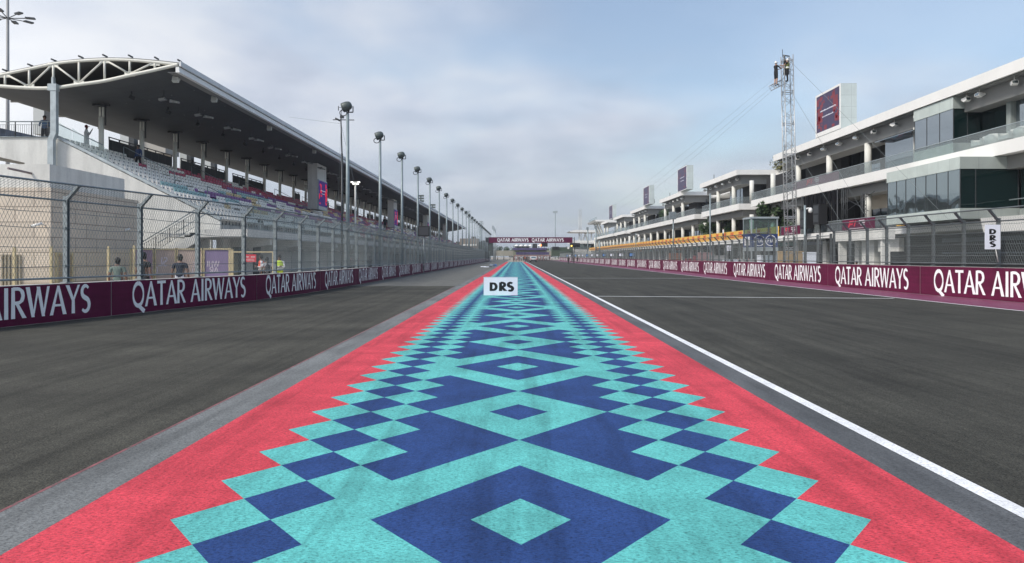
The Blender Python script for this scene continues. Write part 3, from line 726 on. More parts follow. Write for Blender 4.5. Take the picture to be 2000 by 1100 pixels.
# cantilevered glass boxes
def glass_box(nm, x0, x1, y0, y1, z0, z1, p0, p1):
    # p0, p1: height of lower and upper cladding bands
    m = MB()
    m.box(x0, x1, y0, y1, z0, z0 + p0); m.box(x0, x1, y0, y1, z1 - p1, z1)
    b = part(pit, nm, m, panelgr)
    m = MB(); m.box(x0 + .02, x1, y0 - .014, y0 - .002, z0 + .02, z0 + p0); part(pit, 'end_cladding', m, panelgr_shade, parent=b); m = MB(); m.box(x0 + .02, x1, y0 - .014, y0 - .002, z1 - p1, z1 - .02)
    part(pit, 'end_cladding', m, panelgr_shade, parent=b)  # thin end sheets in the darker tone, shaded side carried by colour
    m = MB(); m.box(x0 + .06, x1 - .05, y0 + .04, y1 - .04, z0 + p0 - .005, z1 - p1 + .005)
    m.m = [1 if i == 2 else 0 for i in range(6)]
    part(pit, 'glass_pane', m, [glassdark if z0 < 6 else glassmid, glassteal], parent=b)
    m = MB(); n = max(3, int((y1 - y0) / 1.25))
    for k in range(n + 1):
        yy = y0 + .03 + (y1 - y0 - .09) * k / n; m.box(x0 + .035, x0 + .062, yy, yy + .03, z0 + p0, z1 - p1)
    for xx in (x0 + .03, x0 + 1.0, x1 - .1): m.box(xx, xx + .05, y0 + .01, y0 + .042, z0 + p0, z1 - p1)
    part(pit, 'mullions', m, darksteel, parent=b)
glass_box('glass_box', 28.0, 31.8, 45.2, 54.1, 4.07, 8.0, .68, .77)
glass_box('glass_box', XF + .12, 33.0, 49.7, 54.6, 8.86, 12.78, .72, .82)
# wall set back right of the boxes
m = MB(); m.box(31.8, 32.2, 14, 45.1, 4.06, 8.0); part(pit, 'dark_glass_wall', m, glassteal)
m = MB(); m.box(31.7, 31.79, 14, 45.1, 7.35, 8.0); m.box(31.7, 31.79, 14, 45.1, 4.06, 4.7); part(pit, 'cladding_band', m, panelgr_shade)
m = MB(); m.box(32.3, 32.7, 14, 49.6, 8.86, 12.78); part(pit, 'dark_glass_wall', m, glassteal)
m = MB(); m.box(32.15, 32.29, 14, 49.6, 11.9, 12.78); m.box(31.9, 32.29, 46.2, 46.6, 8.87, 11.9); m.box(31.9, 32.29, 42.2, 43.4, 8.87, 11.9); part(pit, 'cladding_band', m, panelgr_shade)
m = MB(); m.box(32.2, 32.28, 43.5, 46.1, 8.87, 11.9); part(pit, 'glazing', m, glassmid)
m = MB(); m.tube((31.0, 45.0, 5.25), (31.6, 38.0, 5.35), .03); part(pit, 'handrail', m, galv_l)
m = MB(); m.box(XF + .1, 32.3, 54.65, 60.5, 11.3, 11.36)
m.box(XF + .9, XF + .95, 54.65, 60.3, 8.87, 11.3); part(pit, 'glazing', m, glassmid, label='inner grey glass screen on the upper terrace')
# ground floor: garages
m = MB(); m.box(32.2, 32.6, 14, 290, 0, 3.4); part(pit, 'garage_wall', m, shutter)
m = MB(); m.box(32.12, 32.19, 14, 54, 2.75, 3.05); m.box(32.12, 32.19, 14, 54, 1.9, 2.0); part(pit, 'shutter_rails', m, galv)
for k in range(34):
    yy = 66 + 7.0 * k
    if yy > 286: break
    m = MB(); m.box(31.6, 32.19, yy, yy + .8, 0, 3.4); part(pit, 'pillar', m, greywall if k % 2 else whitewall)
    if 57 < yy < 280:
        m = MB(); m.box(32.0, 32.19, yy + 1.2, yy + 6.6, .02, 2.9); part(pit, 'garage_shade', m, dark)  # solid near-black panel, inner shade of the garage opening put into its colour
        m = MB(); m.box(31.9, 32.19, yy + .9, yy + 6.9, 2.93, 3.34)
        part(pit, 'garage_sign', m, [redsign, mat('teal_sign', (.03, .22, .2), .5), mat('grey_sign', (.2, .2, .21), .5), mat('navy_sign', (.02, .035, .12), .5), mat('orange_sign', (.6, .16, .05), .5)][0 if k == 3 else (2, 3, 1, 2, 4, 2)[k % 6]])
m = MB(); m.box(31.0, 31.5, 62, 64.2, 0, 3.3); m.box(30.6, 31.0, 57.2, 60.5, 2.1, 3.2); part(pit, 'pale_wall_panel', m, whitewall)
# rear mass so nothing shows through
m = MB(); m.box(40, 52, 14, 290, 0, 12.2); part(pit, 'core', m, dark)
# far raked end with slanting columns
m = MB(); m.prism_y([(29.6, 14.6), (29.2, 15.2), (52, 15.2), (52, 14.6)], 264, 292); part(pit, 'roof', m, white)
for yy in (270, 277, 284):
    m = MB(); m.tube((33.2, yy, 8.9), (31.2, yy, 14.6), .32, 8); part(pit, 'slanting_column', m, column_m)
    m = MB(); m.tube((32.5, yy, 4.06), (31, yy, 8.1), .3, 8); part(pit, 'slanting_column', m, column_m)
m = MB(); m.box(29.8, 29.85, 264, 292, 15.21, 16.3); part(pit, 'glass_balustrade', m, balglass)
# small roof aerials
for yy, xx in ((82, 30.8), (112, 31), (144, 31), (160, 31)):
    m = MB(); m.tube((xx, yy, 13.56), (xx, yy, 14.5), .05); part(pit, 'aerial', m, darksteel)

# roof screens
SL = ['nearest big screen box on the pit roof with red and navy picture', 'second screen box along the pit roof, above the receding terraces',
      'third screen box along the pit roof, narrow and dark', 'farthest small screen box on the pit roof']
navyscr = mat('screen_navy', (.018, .010, .035), .4, var=.35, scale=1.3, emit=(.05, .025, .10, .28))
redscr = mat('screen_red', (.12, .006, .012), .4, var=.3, scale=2, emit=(.4, .012, .03, .16))
scrtxt = mat('screen_text', (.5, .5, .55), .4, emit=(.8, .8, .9, .25))
for k, (y0, y1) in enumerate(((66.6, 72.1), (126.4, 133.6), (162.0, 169.4), (223, 231.5))):
    r_ = thing('screen_box', SL[k], 'screen', (XF, y0, 13.55), 'screens on the pit roof')
    m = MB(); m.box(XF + .02, XF + (1.5 if k == 0 else 1.15), y0, y1, 13.56, 17.8); part(r_, 'casing', m, [screenbox])
    m = MB(); x = XF - .03
    for (a, b, c, e) in ((y0, y1, 13.6, 14.0 if k == 0 else 13.7), (y0, y1, 17.6 if k == 0 else 17.7, 17.8), (y0, y0 + .2, 14, 17.6), (y1 - .2, y1, 14, 17.6)): m.box(x, XF + .02, a, b, c, e)
    part(r_, 'frame', m, white)
    m = MB(); m.box(XF, XF + .018, y0 + .2, y1 - .2, 14.0 if k == 0 else 13.7, 17.6 if k == 0 else 17.7); m.mi = 1
    rnd = random.Random(5)
    for _ in range(60 if k == 0 else 10):                       # blocky red picture around a navy middle
        v = rnd.random(); u = rnd.choice([rnd.uniform(0, .25), rnd.uniform(.75, 1), rnd.random() if (v > .8 or v < .1) else rnd.uniform(0, .2)])
        w_, h_ = rnd.uniform(.05, .16), rnd.uniform(.05, .2)
        ya = y0 + .25 + u * (y1 - y0 - .6) * .96; za = 14.05 + v * 3.1
        m.quad((XF - .002 - .0004 * (_ % 5), min(ya + w_ * 4, y1 - .22), za), (XF - .002 - .0004 * (_ % 5), ya, za), (XF - .002 - .0004 * (_ % 5), ya, min(za + h_ * 3, 17.55)), (XF - .002 - .0004 * (_ % 5), min(ya + w_ * 4, y1 - .22), min(za + h_ * 3, 17.55)))
    m.mi = 2; c0 = (y0 + y1) / 2
    for zt_, ln in ((15.95, 3.3), (15.35, 2.4)):
        yy = c0 + ln / 2
        while yy > c0 - ln / 2:
            w_ = rnd.uniform(.1, .2); m.box(XF - .006, XF - .003, yy - w_, yy, zt_, zt_ + rnd.uniform(.08, .13)); yy -= w_ + .07
    part(r_, 'display', m, [navyscr, redscr, scrtxt])

# roof edge spotlights
def spotlight():
    r = thing('spotlight', 'white spotlight', 'spotlight', (0, 0, 0))
    m = MB(); m.tube((0, 0, 0), (0, 0, -.28), .03); m.box(-.08, .08, -.22, .22, -.34, -.28); part(r, 'bracket', m, column_m, local=True)
    m = MB(); m.prism_x([(-.34, -.62), (.05, -.72), (.42, -.50), (.36, -.36), (-.26, -.36)], -.22, .22); part(r, 'housing', m, white, local=True)
    m = MB(); m.quad((-.19, -.345, -.60), (.19, -.345, -.60), (.19, -.275, -.38), (-.19, -.275, -.38)); part(r, 'lens', m, glassdark, local=True)
    return r
sp0 = None
spots = []
y = 38.0
for yy in (36, 40.0, 44.2, 47.5, 48.9, 54.9, 58.2, 61.6, 64.8, 68.2, 71.6, 75, 78.2, 81.4, 83.3): spots.append((30.75, yy, 0))
for a, b in ROOFS[1:4]:
    for k in range(6): spots.append((30.75, a + 1.5 + (b - a - 2.5) * k / 5, 1))
sp0 = spotlight()
for i, (x, yy, g) in enumerate(spots):
    near = ORD[i] if i < 15 else None
    lab = (f'white spotlight under the nearest pit roof edge, {near} from the right' if near else
           f'small white spotlight under the {ORD[1 + (i - 15) // 6]} pit roof from the right, {ORD[(i - 15) % 6]} along it')
    if i == 0: sp0.location = (x, yy, 12.80); sp0['label'] = lab; sp0['group'] = 'spotlights under the pit roofs'; o = sp0
    else: o = dup(sp0, (x, yy, 12.80), lab)
    o.rotation_euler = (0, 0, random.uniform(-.9, .9) - .5); o.scale = (.78, .78, .78)
# terrace furniture
def chair(loc, label):
    r = thing('lounge_chair', label, 'chair', loc, 'white furniture on the upper terrace')
    x, y, z = loc
    m = MB(); m.box(x - .35, x + .35, y - .4, y + .4, z + .2, z + .42); part(r, 'seat', m, white)
    m = MB(); m.box(x + .36, x + .46, y - .4, y + .4, z + .2, z + .85); m.box(x - .35, x + .35, y - .5, y - .41, z + .2, z + .62); m.box(x - .35, x + .35, y + .41, y + .5, z + .2, z + .62); part(r, 'frame', m, white)
chair((30.9, 47.6, 8.86), 'white lounge chair behind the upper glass, farthest left of the furniture')
chair((30.9, 44.9, 8.86), 'white lounge chair behind the upper glass, between two round poufs')
for i, (yy, lab) in enumerate(((46.3, 'round white pouf left of the middle lounge chair on the upper terrace'), (43.6, 'round white pouf at the right end of the upper terrace furniture'))):
    m = MB(); m.lathe((30.9, yy, 8.86), [(.25, 0), (.5, .08), (.58, .35), (.5, .62), (.3, .74), (.05, .78)], 14)
    solo('pouf', m, white, lab, 'pouf', 'white furniture on the upper terrace', (30.9, yy, 8.86))

# black stage drape and truss frame on first floor
r_ = thing('stage_drape', 'tall black drape wall on the first floor terrace right of the lattice tower', 'drape', (30.0, 67, 3.0))
m = MB(); n = 26
for k in range(n):
    ya, yb = 66.9 + 7.9 * k / n, 66.9 + 7.9 * (k + 1) / n; xa = 30.1 + .05 * math.sin(k * 1.9); xb = 30.1 + .05 * math.sin((k + 1) * 1.9)
    m.quad((xa, yb, 3.2), (xb, ya, 3.2), (xb, ya, 7.95), (xa, yb, 7.95))
    m.quad((xa + .06, yb, 3.2), (xb + .06, ya, 3.2), (xb + .06, ya, 7.95), (xa + .06, yb, 7.95))
part(r_, 'drape', m, mat('drape_black', (.012, .012, .014), 1.0, spec=.05))
m = MB()
for yy in (66.7, 74.95): m.tube((29.95, yy, 0), (29.95, yy, 8), .05)
part(r_, 'frame', m, darksteel)
for i, (yy, z, lab) in enumerate(((72.4, 4.5, 'left black loudspeaker cluster in front of the black drape'), (69.2, 4.8, 'taller black loudspeaker in front of the black drape'))):
    m = MB(); m.box(29.0, 29.8, yy - .7, yy + .7, z, z + 1.9); m.mi = 1; m.box(28.97, 28.998, yy - .55, yy + .55, z + .2, z + .9); m.box(28.97, 28.998, yy - .55, yy + .55, z + 1.05, z + 1.75)
    m.mi = 0; m.tube((29.4, yy, 0), (29.4, yy, z), .06); m.box(28.9, 29.9, yy - .6, yy + .6, 0, .1)
    solo('loudspeaker', m, [black, darksteel], lab, 'loudspeaker', 'loudspeakers by the drape', (29.4, yy, 0))

def truss_line(m, a, b, w, n, r=.025, rb=.012, up=Vector((0, 1, 0))):
    a = Vector(a); b = Vector(b); u = (b - a).normalized(); s = u.cross(up).normalized() * w / 2; t = u.cross(s).normalized() * w / 2
    cs = [s + t, s - t, -s - t, -s + t]
    for c in cs: m.tube(a + c, b + c, r, 6)
    for k in range(n):
        p = a + (b - a) * k / n; q = a + (b - a) * (k + 1) / n
        for i in range(4):
            c0, c1 = cs[i], cs[(i + 1) % 4]
            if (k + i) % 2: c0, c1 = c1, c0
            m.tube(p + c0, q + c1, rb, 4, caps=False); 
            if k % 2 == 0: m.tube(p + cs[i], p + cs[(i + 1) % 4], rb, 4, caps=False)
r_ = thing('truss_frame', 'dark lattice truss frame standing on the terrace right of the black drape', 'truss', (29.3, 64, 4.05))
m = MB(); truss_line(m, (30.1, 65.6, 4.05), (30.1, 65.6, 7.9), .35, 9, .03, .016); part(r_, 'upright', m, darksteel)
m = MB(); truss_line(m, (30.4, 62.6, 4.05), (30.4, 62.6, 7.2), .3, 8, .03, .016); part(r_, 'upright', m, darksteel)
m = MB(); m.tube((30.3, 65.5, 5.9), (30.3, 60.5, 7.2), .03); m.tube((30.3, 65.5, 6.9), (30.3, 61.5, 5.6), .03); part(r_, 'brace', m, darksteel)
m = MB(); m.box(32.6, 32.7, 58.8, 66, 6.0, 7.5)
solo('terrace_screen', m, mat('beige_screen', (.52, .46, .37), .6), 'pale beige projection screen hanging on the first floor terrace', 'screen', None, (32.6, 62, 6.0))

# ================================================================ LATTICE TOWER with cable platform and workers
TY = 50.0; TX = PX(1543, TY); TOPZ = PZ(109, TY)
r_ = thing('lattice_tower', 'tall slim aluminium lattice tower rising behind the pit wall with guy cables', 'tower', (TX + .1, TY, 0))
m = MB(); truss_line(m, (TX + .12, TY, 0), (TX - .22, TY, TOPZ), .62, 30, .034, .015); part(r_, 'mast', m, truss_al)
for k in range(1, 8):
    m = MB(); z = TOPZ * k / 7.2; xx = TX + .12 - .34 * z / TOPZ
    for dz in (0, .12): 
        for s_ in (-1, 1): m.tube((xx - .33, TY + s_ * .31, z + dz), (xx + .33, TY + s_ * .31, z + dz), .022, 5); m.tube((xx + s_ * .31, TY - .33, z + dz), (xx + s_ * .31, TY + .33, z + dz), .022, 5)
    part(r_, 'joint_collar', m, truss_al)
m = MB()
a = Vector((PX(1507, TY - .6), TY - .6, PZ(175, TY))); b = Vector((PX(1532, TY), TY, PZ(159, TY)))
truss_line(m, a, b, .34, 6, .022, .012); part(r_, 'side_platform', m, truss_al)
m = MB(); m.tube((TX - .5, TY - .3, TOPZ - .7), (TX - .5, TY - .3, TOPZ - .1), .06); m.tube((TX - .6, TY - .3, TOPZ - .05), (TX - .15, TY - .3, TOPZ - .12), .04)
m.tube((TX - .62, TY - .3, TOPZ - .2), (TX - .64, TY - .3, TOPZ + .35), .02); m.box(TX - .5, TX - .2, TY - .35, TY - .1, TOPZ - 1.4, TOPZ - .3); part(r_, 'pulley', m, darksteel)
m = MB(); m.box(TX - .12, TX + .6, TY - 1.0, TY + 1.0, 0, .12); m.box(TX - .7, TX + .9, TY - .12, TY + .12, .12, .24); part(r_, 'foot', m, galv)
for i, (q, p) in enumerate((((1508, 149), (1180, 413, 260)), ((1512, 158), (1195, 416, 250)), ((1512, 165), (1230, 400, 200)))):
    m = MB(); A = Vector((PX(q[0] + 10, TY), TY, PZ(q[1], TY))); B = Vector((PX(p[0], p[2]), p[2], PZ(p[1], p[2]))); prev = A
    for k in range(1, 25):
        t = k / 24; q_ = A.lerp(B, t) - Vector((0, 0, 3 * t * (1 - t))); m.tube(prev, q_, .005 + .011 * t, 4, caps=False); prev = q_
    part(r_, 'guy_cable', m, wirem)
for (zt, B) in ((PZ(122, TY), (26.5, TY - 7.3, 3.2)), (PZ(180, TY), (25.0, TY - 4.0, 0.02)), (PZ(280, TY), (23.8, TY - 3, 0.02))):
    m = MB(); m.tube((TX + .1, TY, zt), B, .009, 5); part(r_, 'guy_cable', m, wirem)

# ================================================================ RACE CONTROL BOOTH with blue emblem panels
BY = 56.0; bx0, bx1 = PX(1467, BY), PX(1519, BY); bz1, bz0 = PZ(427, BY), PZ(483, BY)
by1 = BY + 1.9
r_ = thing('glass_booth', 'raised glass booth with navy emblem panels behind the pit wall fence', 'booth', (bx0, BY, 0))
m = MB()
for x in (bx0 + .04, bx1 - .04):
    for y in (BY + .04, by1): m.box(x - .05, x + .05, y - .05, y + .05, 0, bz1)
m.box(bx0 - .03, bx1 + .08, BY - .06, by1 + .1, bz1, bz1 + .14); m.box(bx0 - .02, bx1 + .02, BY - .03, by1 + .06, bz0 - .3, bz0); part(r_, 'frame', m, galv_l)
m = MB(); zc = PZ(457, BY)
m.box(bx0 + .05, bx1 - .05, BY, BY + .02, zc, bz1 - .02); m.box(bx0, bx0 + .02, BY + .05, by1 - .05, zc, bz1 - .02); part(r_, 'glazing', m, boothgl)
m = MB(); m.box(bx0 + .01, bx1 - .01, BY - .03, BY + .03, bz0, zc); m.mi = 0; m.box(bx0 - .03, bx0 + .009, BY + .01, by1, bz0, zc)
m.mi = 1
for cx, s_ in ((bx0 + .62, 1), (bx1 - .55, -1)):
    cz = (bz0 + zc) / 2
    for a_ in range(20):
        t0, t1 = 2 * math.pi * a_ / 20, 2 * math.pi * (a_ + 1) / 20
        for r0, r1 in ((.38, .43),):
            m.quad((cx + r0 * math.cos(t0), BY - .034, cz + r0 * math.sin(t0)), (cx + r1 * math.cos(t0), BY - .034, cz + r1 * math.sin(t0)), (cx + r1 * math.cos(t1), BY - .034, cz + r1 * math.sin(t1)), (cx + r0 * math.cos(t1), BY - .034, cz + r0 * math.sin(t1)))
    draw_text(m, 'FIA', GM, text_plane((cx, BY - .03, cz - .15), (1, 0, 0), (0, 0, 1), (0, -1, 0)), .30, sx=.95, align=1, lift=.005)
for yy in (BY + .45, BY + 1.3):
    m.quad((bx0 - .034, yy + .25, bz0 + .15), (bx0 - .034, yy - .25, bz0 + .15), (bx0 - .034, yy - .25, zc - .2), (bx0 - .034, yy + .25, zc - .2))
part(r_, 'emblem_panel', m, [navy, lettering])
m = MB(); m.box(bx0 + .3, bx0 + .36, BY - .25, BY - .2, 0, PZ(445, BY)); part(r_, 'mast', m, galv)

# pit lane clutter behind the fence
def rbox(name, x, y, z, w, d_, h, mt, label, cat, group=None):
    m = MB(); m.box(x - w / 2, x + w / 2, y - d_ / 2, y + d_ / 2, z, z + h * .93)
    m.box(x - w / 2 - .02, x + w / 2 + .02, y - d_ / 2 - .02, y + d_ / 2 + .02, z + h * .93 + .001, z + h)
    for sx in (-1, 1):
        for sy in (-1, 1): m.tube((x + sx * (w / 2 - .06), y + sy * (d_ / 2 - .06), 0), (x + sx * (w / 2 - .06), y + sy * (d_ / 2 - .06), z), .04, 6)
    return solo(name, m, mt, label, cat, group, (x, y, 0))
rbox('crate', PX(1545, 54), 54, .9, 1.6, 1.2, 1.2, mat('cardboard', (.36, .25, .13), .8, var=.15), 'brown cardboard crate stacked behind the lattice tower foot', 'crate')
rbox('equipment_cabinet', PX(1581, 50), 50, .1, .7, .6, 1.9, boardwh, 'white equipment cabinet behind the straight fence section', 'cabinet')
m = MB(); x = 22.5
m.box(x, x + .8, 44, 50.5, 2.75, 3.35); m.box(x + .1, x + .6, 44.2, 44.4, 0, 2.75); m.box(x + .1, x + .6, 50, 50.2, 0, 2.75)
solo('timing_gantry', m, [whitewall], 'long white beam on posts behind the fence below the black drape', 'gantry', None, (x, 47, 0))
for i, (px, Y, c, lab) in enumerate(((1352, 88, mat('dull_red', (.22, .03, .035), .6), 'dull red garage equipment stand, left one of two'), (1366, 86, mat('dull_red', (.22, .03, .035), .6), 'dull red garage equipment stand, right one of two'),
        (1318, 96, mat('orange_kit', (.22, .08, .04), .6), 'orange equipment rack behind the far pit fence'), (1430, 66, boardwh, 'white equipment rack left of the glass booth'),
        (1402, 72, mat('grey_kit', (.3, .3, .3), .6), 'grey equipment rack left of the white rack'), (1375, 80, mat('pink_kit', (.32, .2, .2), .6), 'pinkish equipment rack by the garages'),
        (1466, 63, mat('grey_kit2', (.42, .43, .42), .6), 'pale grey rack below the glass booth'), (1500, 60, boardwh, 'white rack right of the booth legs'))):
    rbox('equipment_rack', PX(px, Y), Y, .25, 1.5, 1.0, 1.2 + .35 * (i % 3), c, lab, 'rack', 'equipment along the pit lane')
for i, (px, lab) in enumerate(((1422, 'left one of two white marker boards on the pit fence'), (1427.5, 'right one of two white marker boards on the pit fence'))):
    Y = 61; m = MB(); m.box(PX(px - 2.2, Y), PX(px + 2.2, Y), Y, Y + .04, PZ(490, Y), PZ(479.5, Y)); m.mi = 1
    m.box(PX(px - 1, Y), PX(px + 1, Y), Y - .01, Y - .002, PZ(488, Y), PZ(482, Y)); m.mi = 2; m.tube((PX(px, Y), Y + .06, 1.28), (PX(px, Y), Y + .06, PZ(480, Y)), .03)
    solo('marker_board', m, [boardwh, mat('grey_text', (.45, .45, .45), .6), galv], lab, 'sign', 'pit fence marker boards', (PX(px, Y), Y, 1.28))

# pit boards along the far pit wall
for i in range(13):
    Y = 112 + i * 11.5; z = 1.28; xx = RP.at(RP.s_of_y(Y))[0].x + .1
    m = MB(); m.box(xx - .45, xx + .45, Y, Y + .25, z + .35, z + 1.0); m.mi = 1; m.box(xx - .35, xx + .35, Y - .01, Y - .001, z + .45, z + .92)
    m.mi = 0; m.tube((xx - .3, Y + .1, z), (xx - .3, Y + .1, z + .36), .03); m.tube((xx + .3, Y + .1, z), (xx + .3, Y + .1, z + .36), .03)
    solo('timing_monitor', m, [black, boardwh if i % 3 else mat('blue_screen', (.15, .3, .6), .4)], f'small timing monitor on top of the far pit wall, {ORD[i]} from the right', 'monitor', 'monitors along the pit wall', (xx, Y, z))

# ================================================================ GRANDSTAND
GY, GE = 39.8, 271.0
gs = thing('grandstand', 'long white grandstand with a curved lens shaped roof and end truss on the left', 'grandstand', (-20, GY, 0))
def gp(x, y): return (PX(x, GY), PZ(y, GY))
top = [gp(*p) for p in ((-95, 157), (-50, 155), (0, 142.5), (60, 130), (107, 120), (157, 114.5), (207, 112), (255, 113), (305, 117), (350, 122))]
bot = [gp(*p) for p in ((-95, 160), (-50, 167), (0, 170), (55, 173.7), (105, 173.7), (152, 167.5), (205, 160), (255, 149), (302, 139), (349, 128))]
m = MB(); th = .10
for a, b in zip(top, top[1:]):
    m.quad((a[0], GY, a[1]), (b[0], GY, b[1]), (b[0], GE, b[1]), (a[0], GE, a[1])); m.quad((a[0], GY, a[1] - th), (a[0], GE, a[1] - th), (b[0], GE, b[1] - th), (b[0], GY, b[1] - th))
    m.quad((a[0], GY, a[1] - th), (b[0], GY, b[1] - th), (b[0], GY, b[1]), (a[0], GY, a[1]))
part(gs, 'roof_cover', m, mat('roof_sheet', (.22, .22, .21), .6, var=.1))
def finebot(n=5, bot=bot):
    out = []
    for i in range(len(bot) - 1):
        p0 = bot[max(0, i - 1)]; p1 = bot[i]; p2 = bot[i + 1]; p3 = bot[min(len(bot) - 1, i + 2)]
        for k in range(n):
            t = k / n; q = []
            for c in (0, 1): q.append(.5 * (2 * p1[c] + (p2[c] - p0[c]) * t + (2 * p0[c] - 5 * p1[c] + 4 * p2[c] - p3[c]) * t * t + (3 * p1[c] - p0[c] - 3 * p2[c] + p3[c]) * t ** 3))
            out.append(tuple(q))
    return out + [bot[-1]]
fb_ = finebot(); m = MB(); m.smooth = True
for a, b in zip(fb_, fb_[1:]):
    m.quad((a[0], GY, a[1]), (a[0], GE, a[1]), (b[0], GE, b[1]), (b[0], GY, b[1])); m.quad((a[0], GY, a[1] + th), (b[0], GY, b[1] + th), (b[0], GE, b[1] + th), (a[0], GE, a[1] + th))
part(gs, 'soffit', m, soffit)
fx = PX(352, GY); z_t, z_m, z_b = PZ(121, GY), PZ(130.5, GY), PZ(142.5, GY)
m = MB(); m.box(fx - .02, fx + .10, GY - .12, GE, z_m, z_t); part(gs, 'upper_fascia', m, fasciam)
m = MB(); m.prism_y([(fx - .2, z_m - .03), (fx - .02, z_m - .03), (fx + .02, z_b), (fx - .2, z_b)], GY - .12, GE); part(gs, 'lower_fascia', m, fascia2)
m = MB(); m.box(fx - .7, fx - .205, GY, GE, z_b + .02, z_b + .05); part(gs, 'fascia_ledge', m, soffit_p)
def chord(nm, pts, y, r, mt):
    m = MB(); m.sweep([(a, y, b) for a, b in pts], r, 10)
    part(gs, nm, m, mt)
def lerp_at(pts, x):
    for a, b in zip(pts, pts[1:]):
        if a[0] <= x <= b[0]: return a[1] + (b[1] - a[1]) * (x - a[0]) / (b[0] - a[0])
    return pts[-1][1]
for ti, y in enumerate((GY - .08, GY + 4.7, GY + 9.4, GY + 14)):
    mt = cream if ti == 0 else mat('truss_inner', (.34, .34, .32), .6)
    chord('top_chord', [(a, b - .16) for a, b in finebot(5, top)], y, .085 if ti == 0 else .07, mt)
    if ti == 0: chord('bottom_chord', [(a, b + .03) for a, b in fb_], y, .10, mt)
    vx = [12, 59, 106, 156, 206, 255, 304]
    for px in vx:
        x = PX(px, GY); m = MB(); m.tube((x, y, lerp_at(bot, x)), (x, y, lerp_at(top, x) - .12), .062, 8); part(gs, 'truss_post', m, mt)
    for pa, pb, up in ((12, 59, 1), (59, 106, 0), (106, 156, 1), (156, 206, 0), (206, 255, 1), (255, 304, 0)):
        xa, xb = PX(pa, GY), PX(pb, GY)
        A = (xa, y, (lerp_at(top, xa) - .15) if up else lerp_at(bot, xa) + .1); B = (xb, y, (lerp_at(bot, xb) + .1) if up else lerp_at(top, xb) - .15)
        m = MB(); m.tube(A, B, .055, 8); part(gs, 'truss_brace', m, mt)
    if ti == 0:
        for px, w in ((12, 0), (59, 1), (106, 0), (156, 1), (206, 0), (255, 1), (304, 0)):
            m = MB(); x = PX(px, GY); zc = (lerp_at(bot, x) + .1) if w else (lerp_at(top, x) - .22); m.box(x - .28, x + .28, y - .03, y + .03, zc - .13, zc + .13); part(gs, 'gusset_plate', m, cream)
for px in (9, 58, 104, 157, 204, 254, 305, 350):
    x = PX(px, GY); z = lerp_at(top, x) + .12; m = MB(); m.tube((x, GY - .16, z - .02), (x, GY + .25, z - .02), .05, 8); part(gs, 'purlin', m, darksteel)
# galvanised front column
x = PX(103, GY); q5 = GY - .4; m = MB(); m.box(PX(98, q5), PX(109, q5), q5, GY - .15, PZ(262, GY), PZ(180, GY)); m.prism_y([(PX(92.5, q5), PZ(276, GY)), (PX(103.5, q5), PZ(276, GY)), (PX(109, q5), PZ(262, GY)), (PX(98, q5), PZ(262, GY))], q5, GY - .15)
m.box(PX(92.5, q5), PX(103.5, q5), q5, GY - .15, 0, PZ(276, GY)); m.box(PX(93, q5), PX(110, q5), q5 - .03, GY - .1, PZ(180, GY), PZ(167, GY)); m.box(PX(100, q5), PX(104, q5), q5, GY - .2, PZ(167, GY), PZ(154, GY))
part(gs, 'end_column', m, galv_l)
# row columns under the roof
k = 0; yy = 43.6
while yy < 268:
    x = -25.2; zt_ = lerp_at(bot, x)
    m = MB(); m.tube((x, yy, 7.6), (x, yy, zt_ - .9), .15, 8); m.tube((x - .08, yy, zt_ - .9), (x - .08, yy, zt_ - .2), .06, 6); m.tube((x + .12, yy, zt_ - .9), (x + .12, yy, zt_ - .2), .06, 6)
    m.mi = 1; m.tube((x, yy, zt_ - .28), (x, yy, zt_ - .12), .34, 8, r2=.28); m.box(x - .5, x + .5, yy - .1, yy + .1, zt_ - .22, zt_ - .1)
    m.tube((x + .25, yy, zt_ - 1.4), (x + .25, yy, zt_ - .2), .05, 5)
    part(gs, 'roof_column', m, [cream, black]); yy += 4.72
# terrace
NR = 12; XR0, XRS, ZR0, ZRS = -16.3, .78, 3.46, .376
m = MB()
for r in range(NR):
    xa = XR0 - r * XRS; z = ZR0 + r * ZRS; m.box(xa - XRS, xa, GY + .2, GE - 2, z - .6, z)
m.box(-31.5, XR0 - NR * XRS, GY + .2, GE - 2, 7.55, 7.95); m.box(XR0, -14.02, 37.6, GE - 2, 2.95, 3.1)
part(gs, 'terrace', m, stepconc)
# end wall below the rake
wall = [gp(-90, 268), gp(104, 268), gp(430, 433), (PX(430, GY), 2.9), (PX(403, GY), 2.9), (PX(403, GY), 0), (PX(48, GY), 0), gp(48, 318), gp(0, 307), gp(-90, 287)]
m = MB(); m.prism_y(wall, GY, GY + .18); part(gs, 'end_wall', m, whitewall)
a, b = gp(104, 266), gp(430, 430)
m = MB(); m.prism_y([(a[0], a[1]), (b[0], b[1]), (b[0], b[1] + .16), (a[0], a[1] + .16)], GY - .06, GY + .19); part(gs, 'wall_coping', m, galv_l)
m = MB()
for kq in range(3):
    t0 = kq / 9; t1 = (kq + 1) / 9 - .004
    pa = (a[0] + (b[0] - a[0]) * t0, a[1] + (b[1] - a[1]) * t0 + .17); pb = (a[0] + (b[0] - a[0]) * t1, a[1] + (b[1] - a[1]) * t1 + .17)
    m.prism_y([pa, pb, (pb[0], pb[1] + (.20 if kq > 2 else .6)), (pa[0], pa[1] + (.20 if kq > 2 else .8))], GY + .05, GY + .07)
part(gs, 'glass_parapet', m, thinglass)
m = MB(); a2, b2 = gp(104, 238), gp(200, 283); m.tube((a2[0], GY + .06, a2[1]), (b2[0], GY + .06, b2[1]), .03); part(gs, 'handrail', m, galv); 
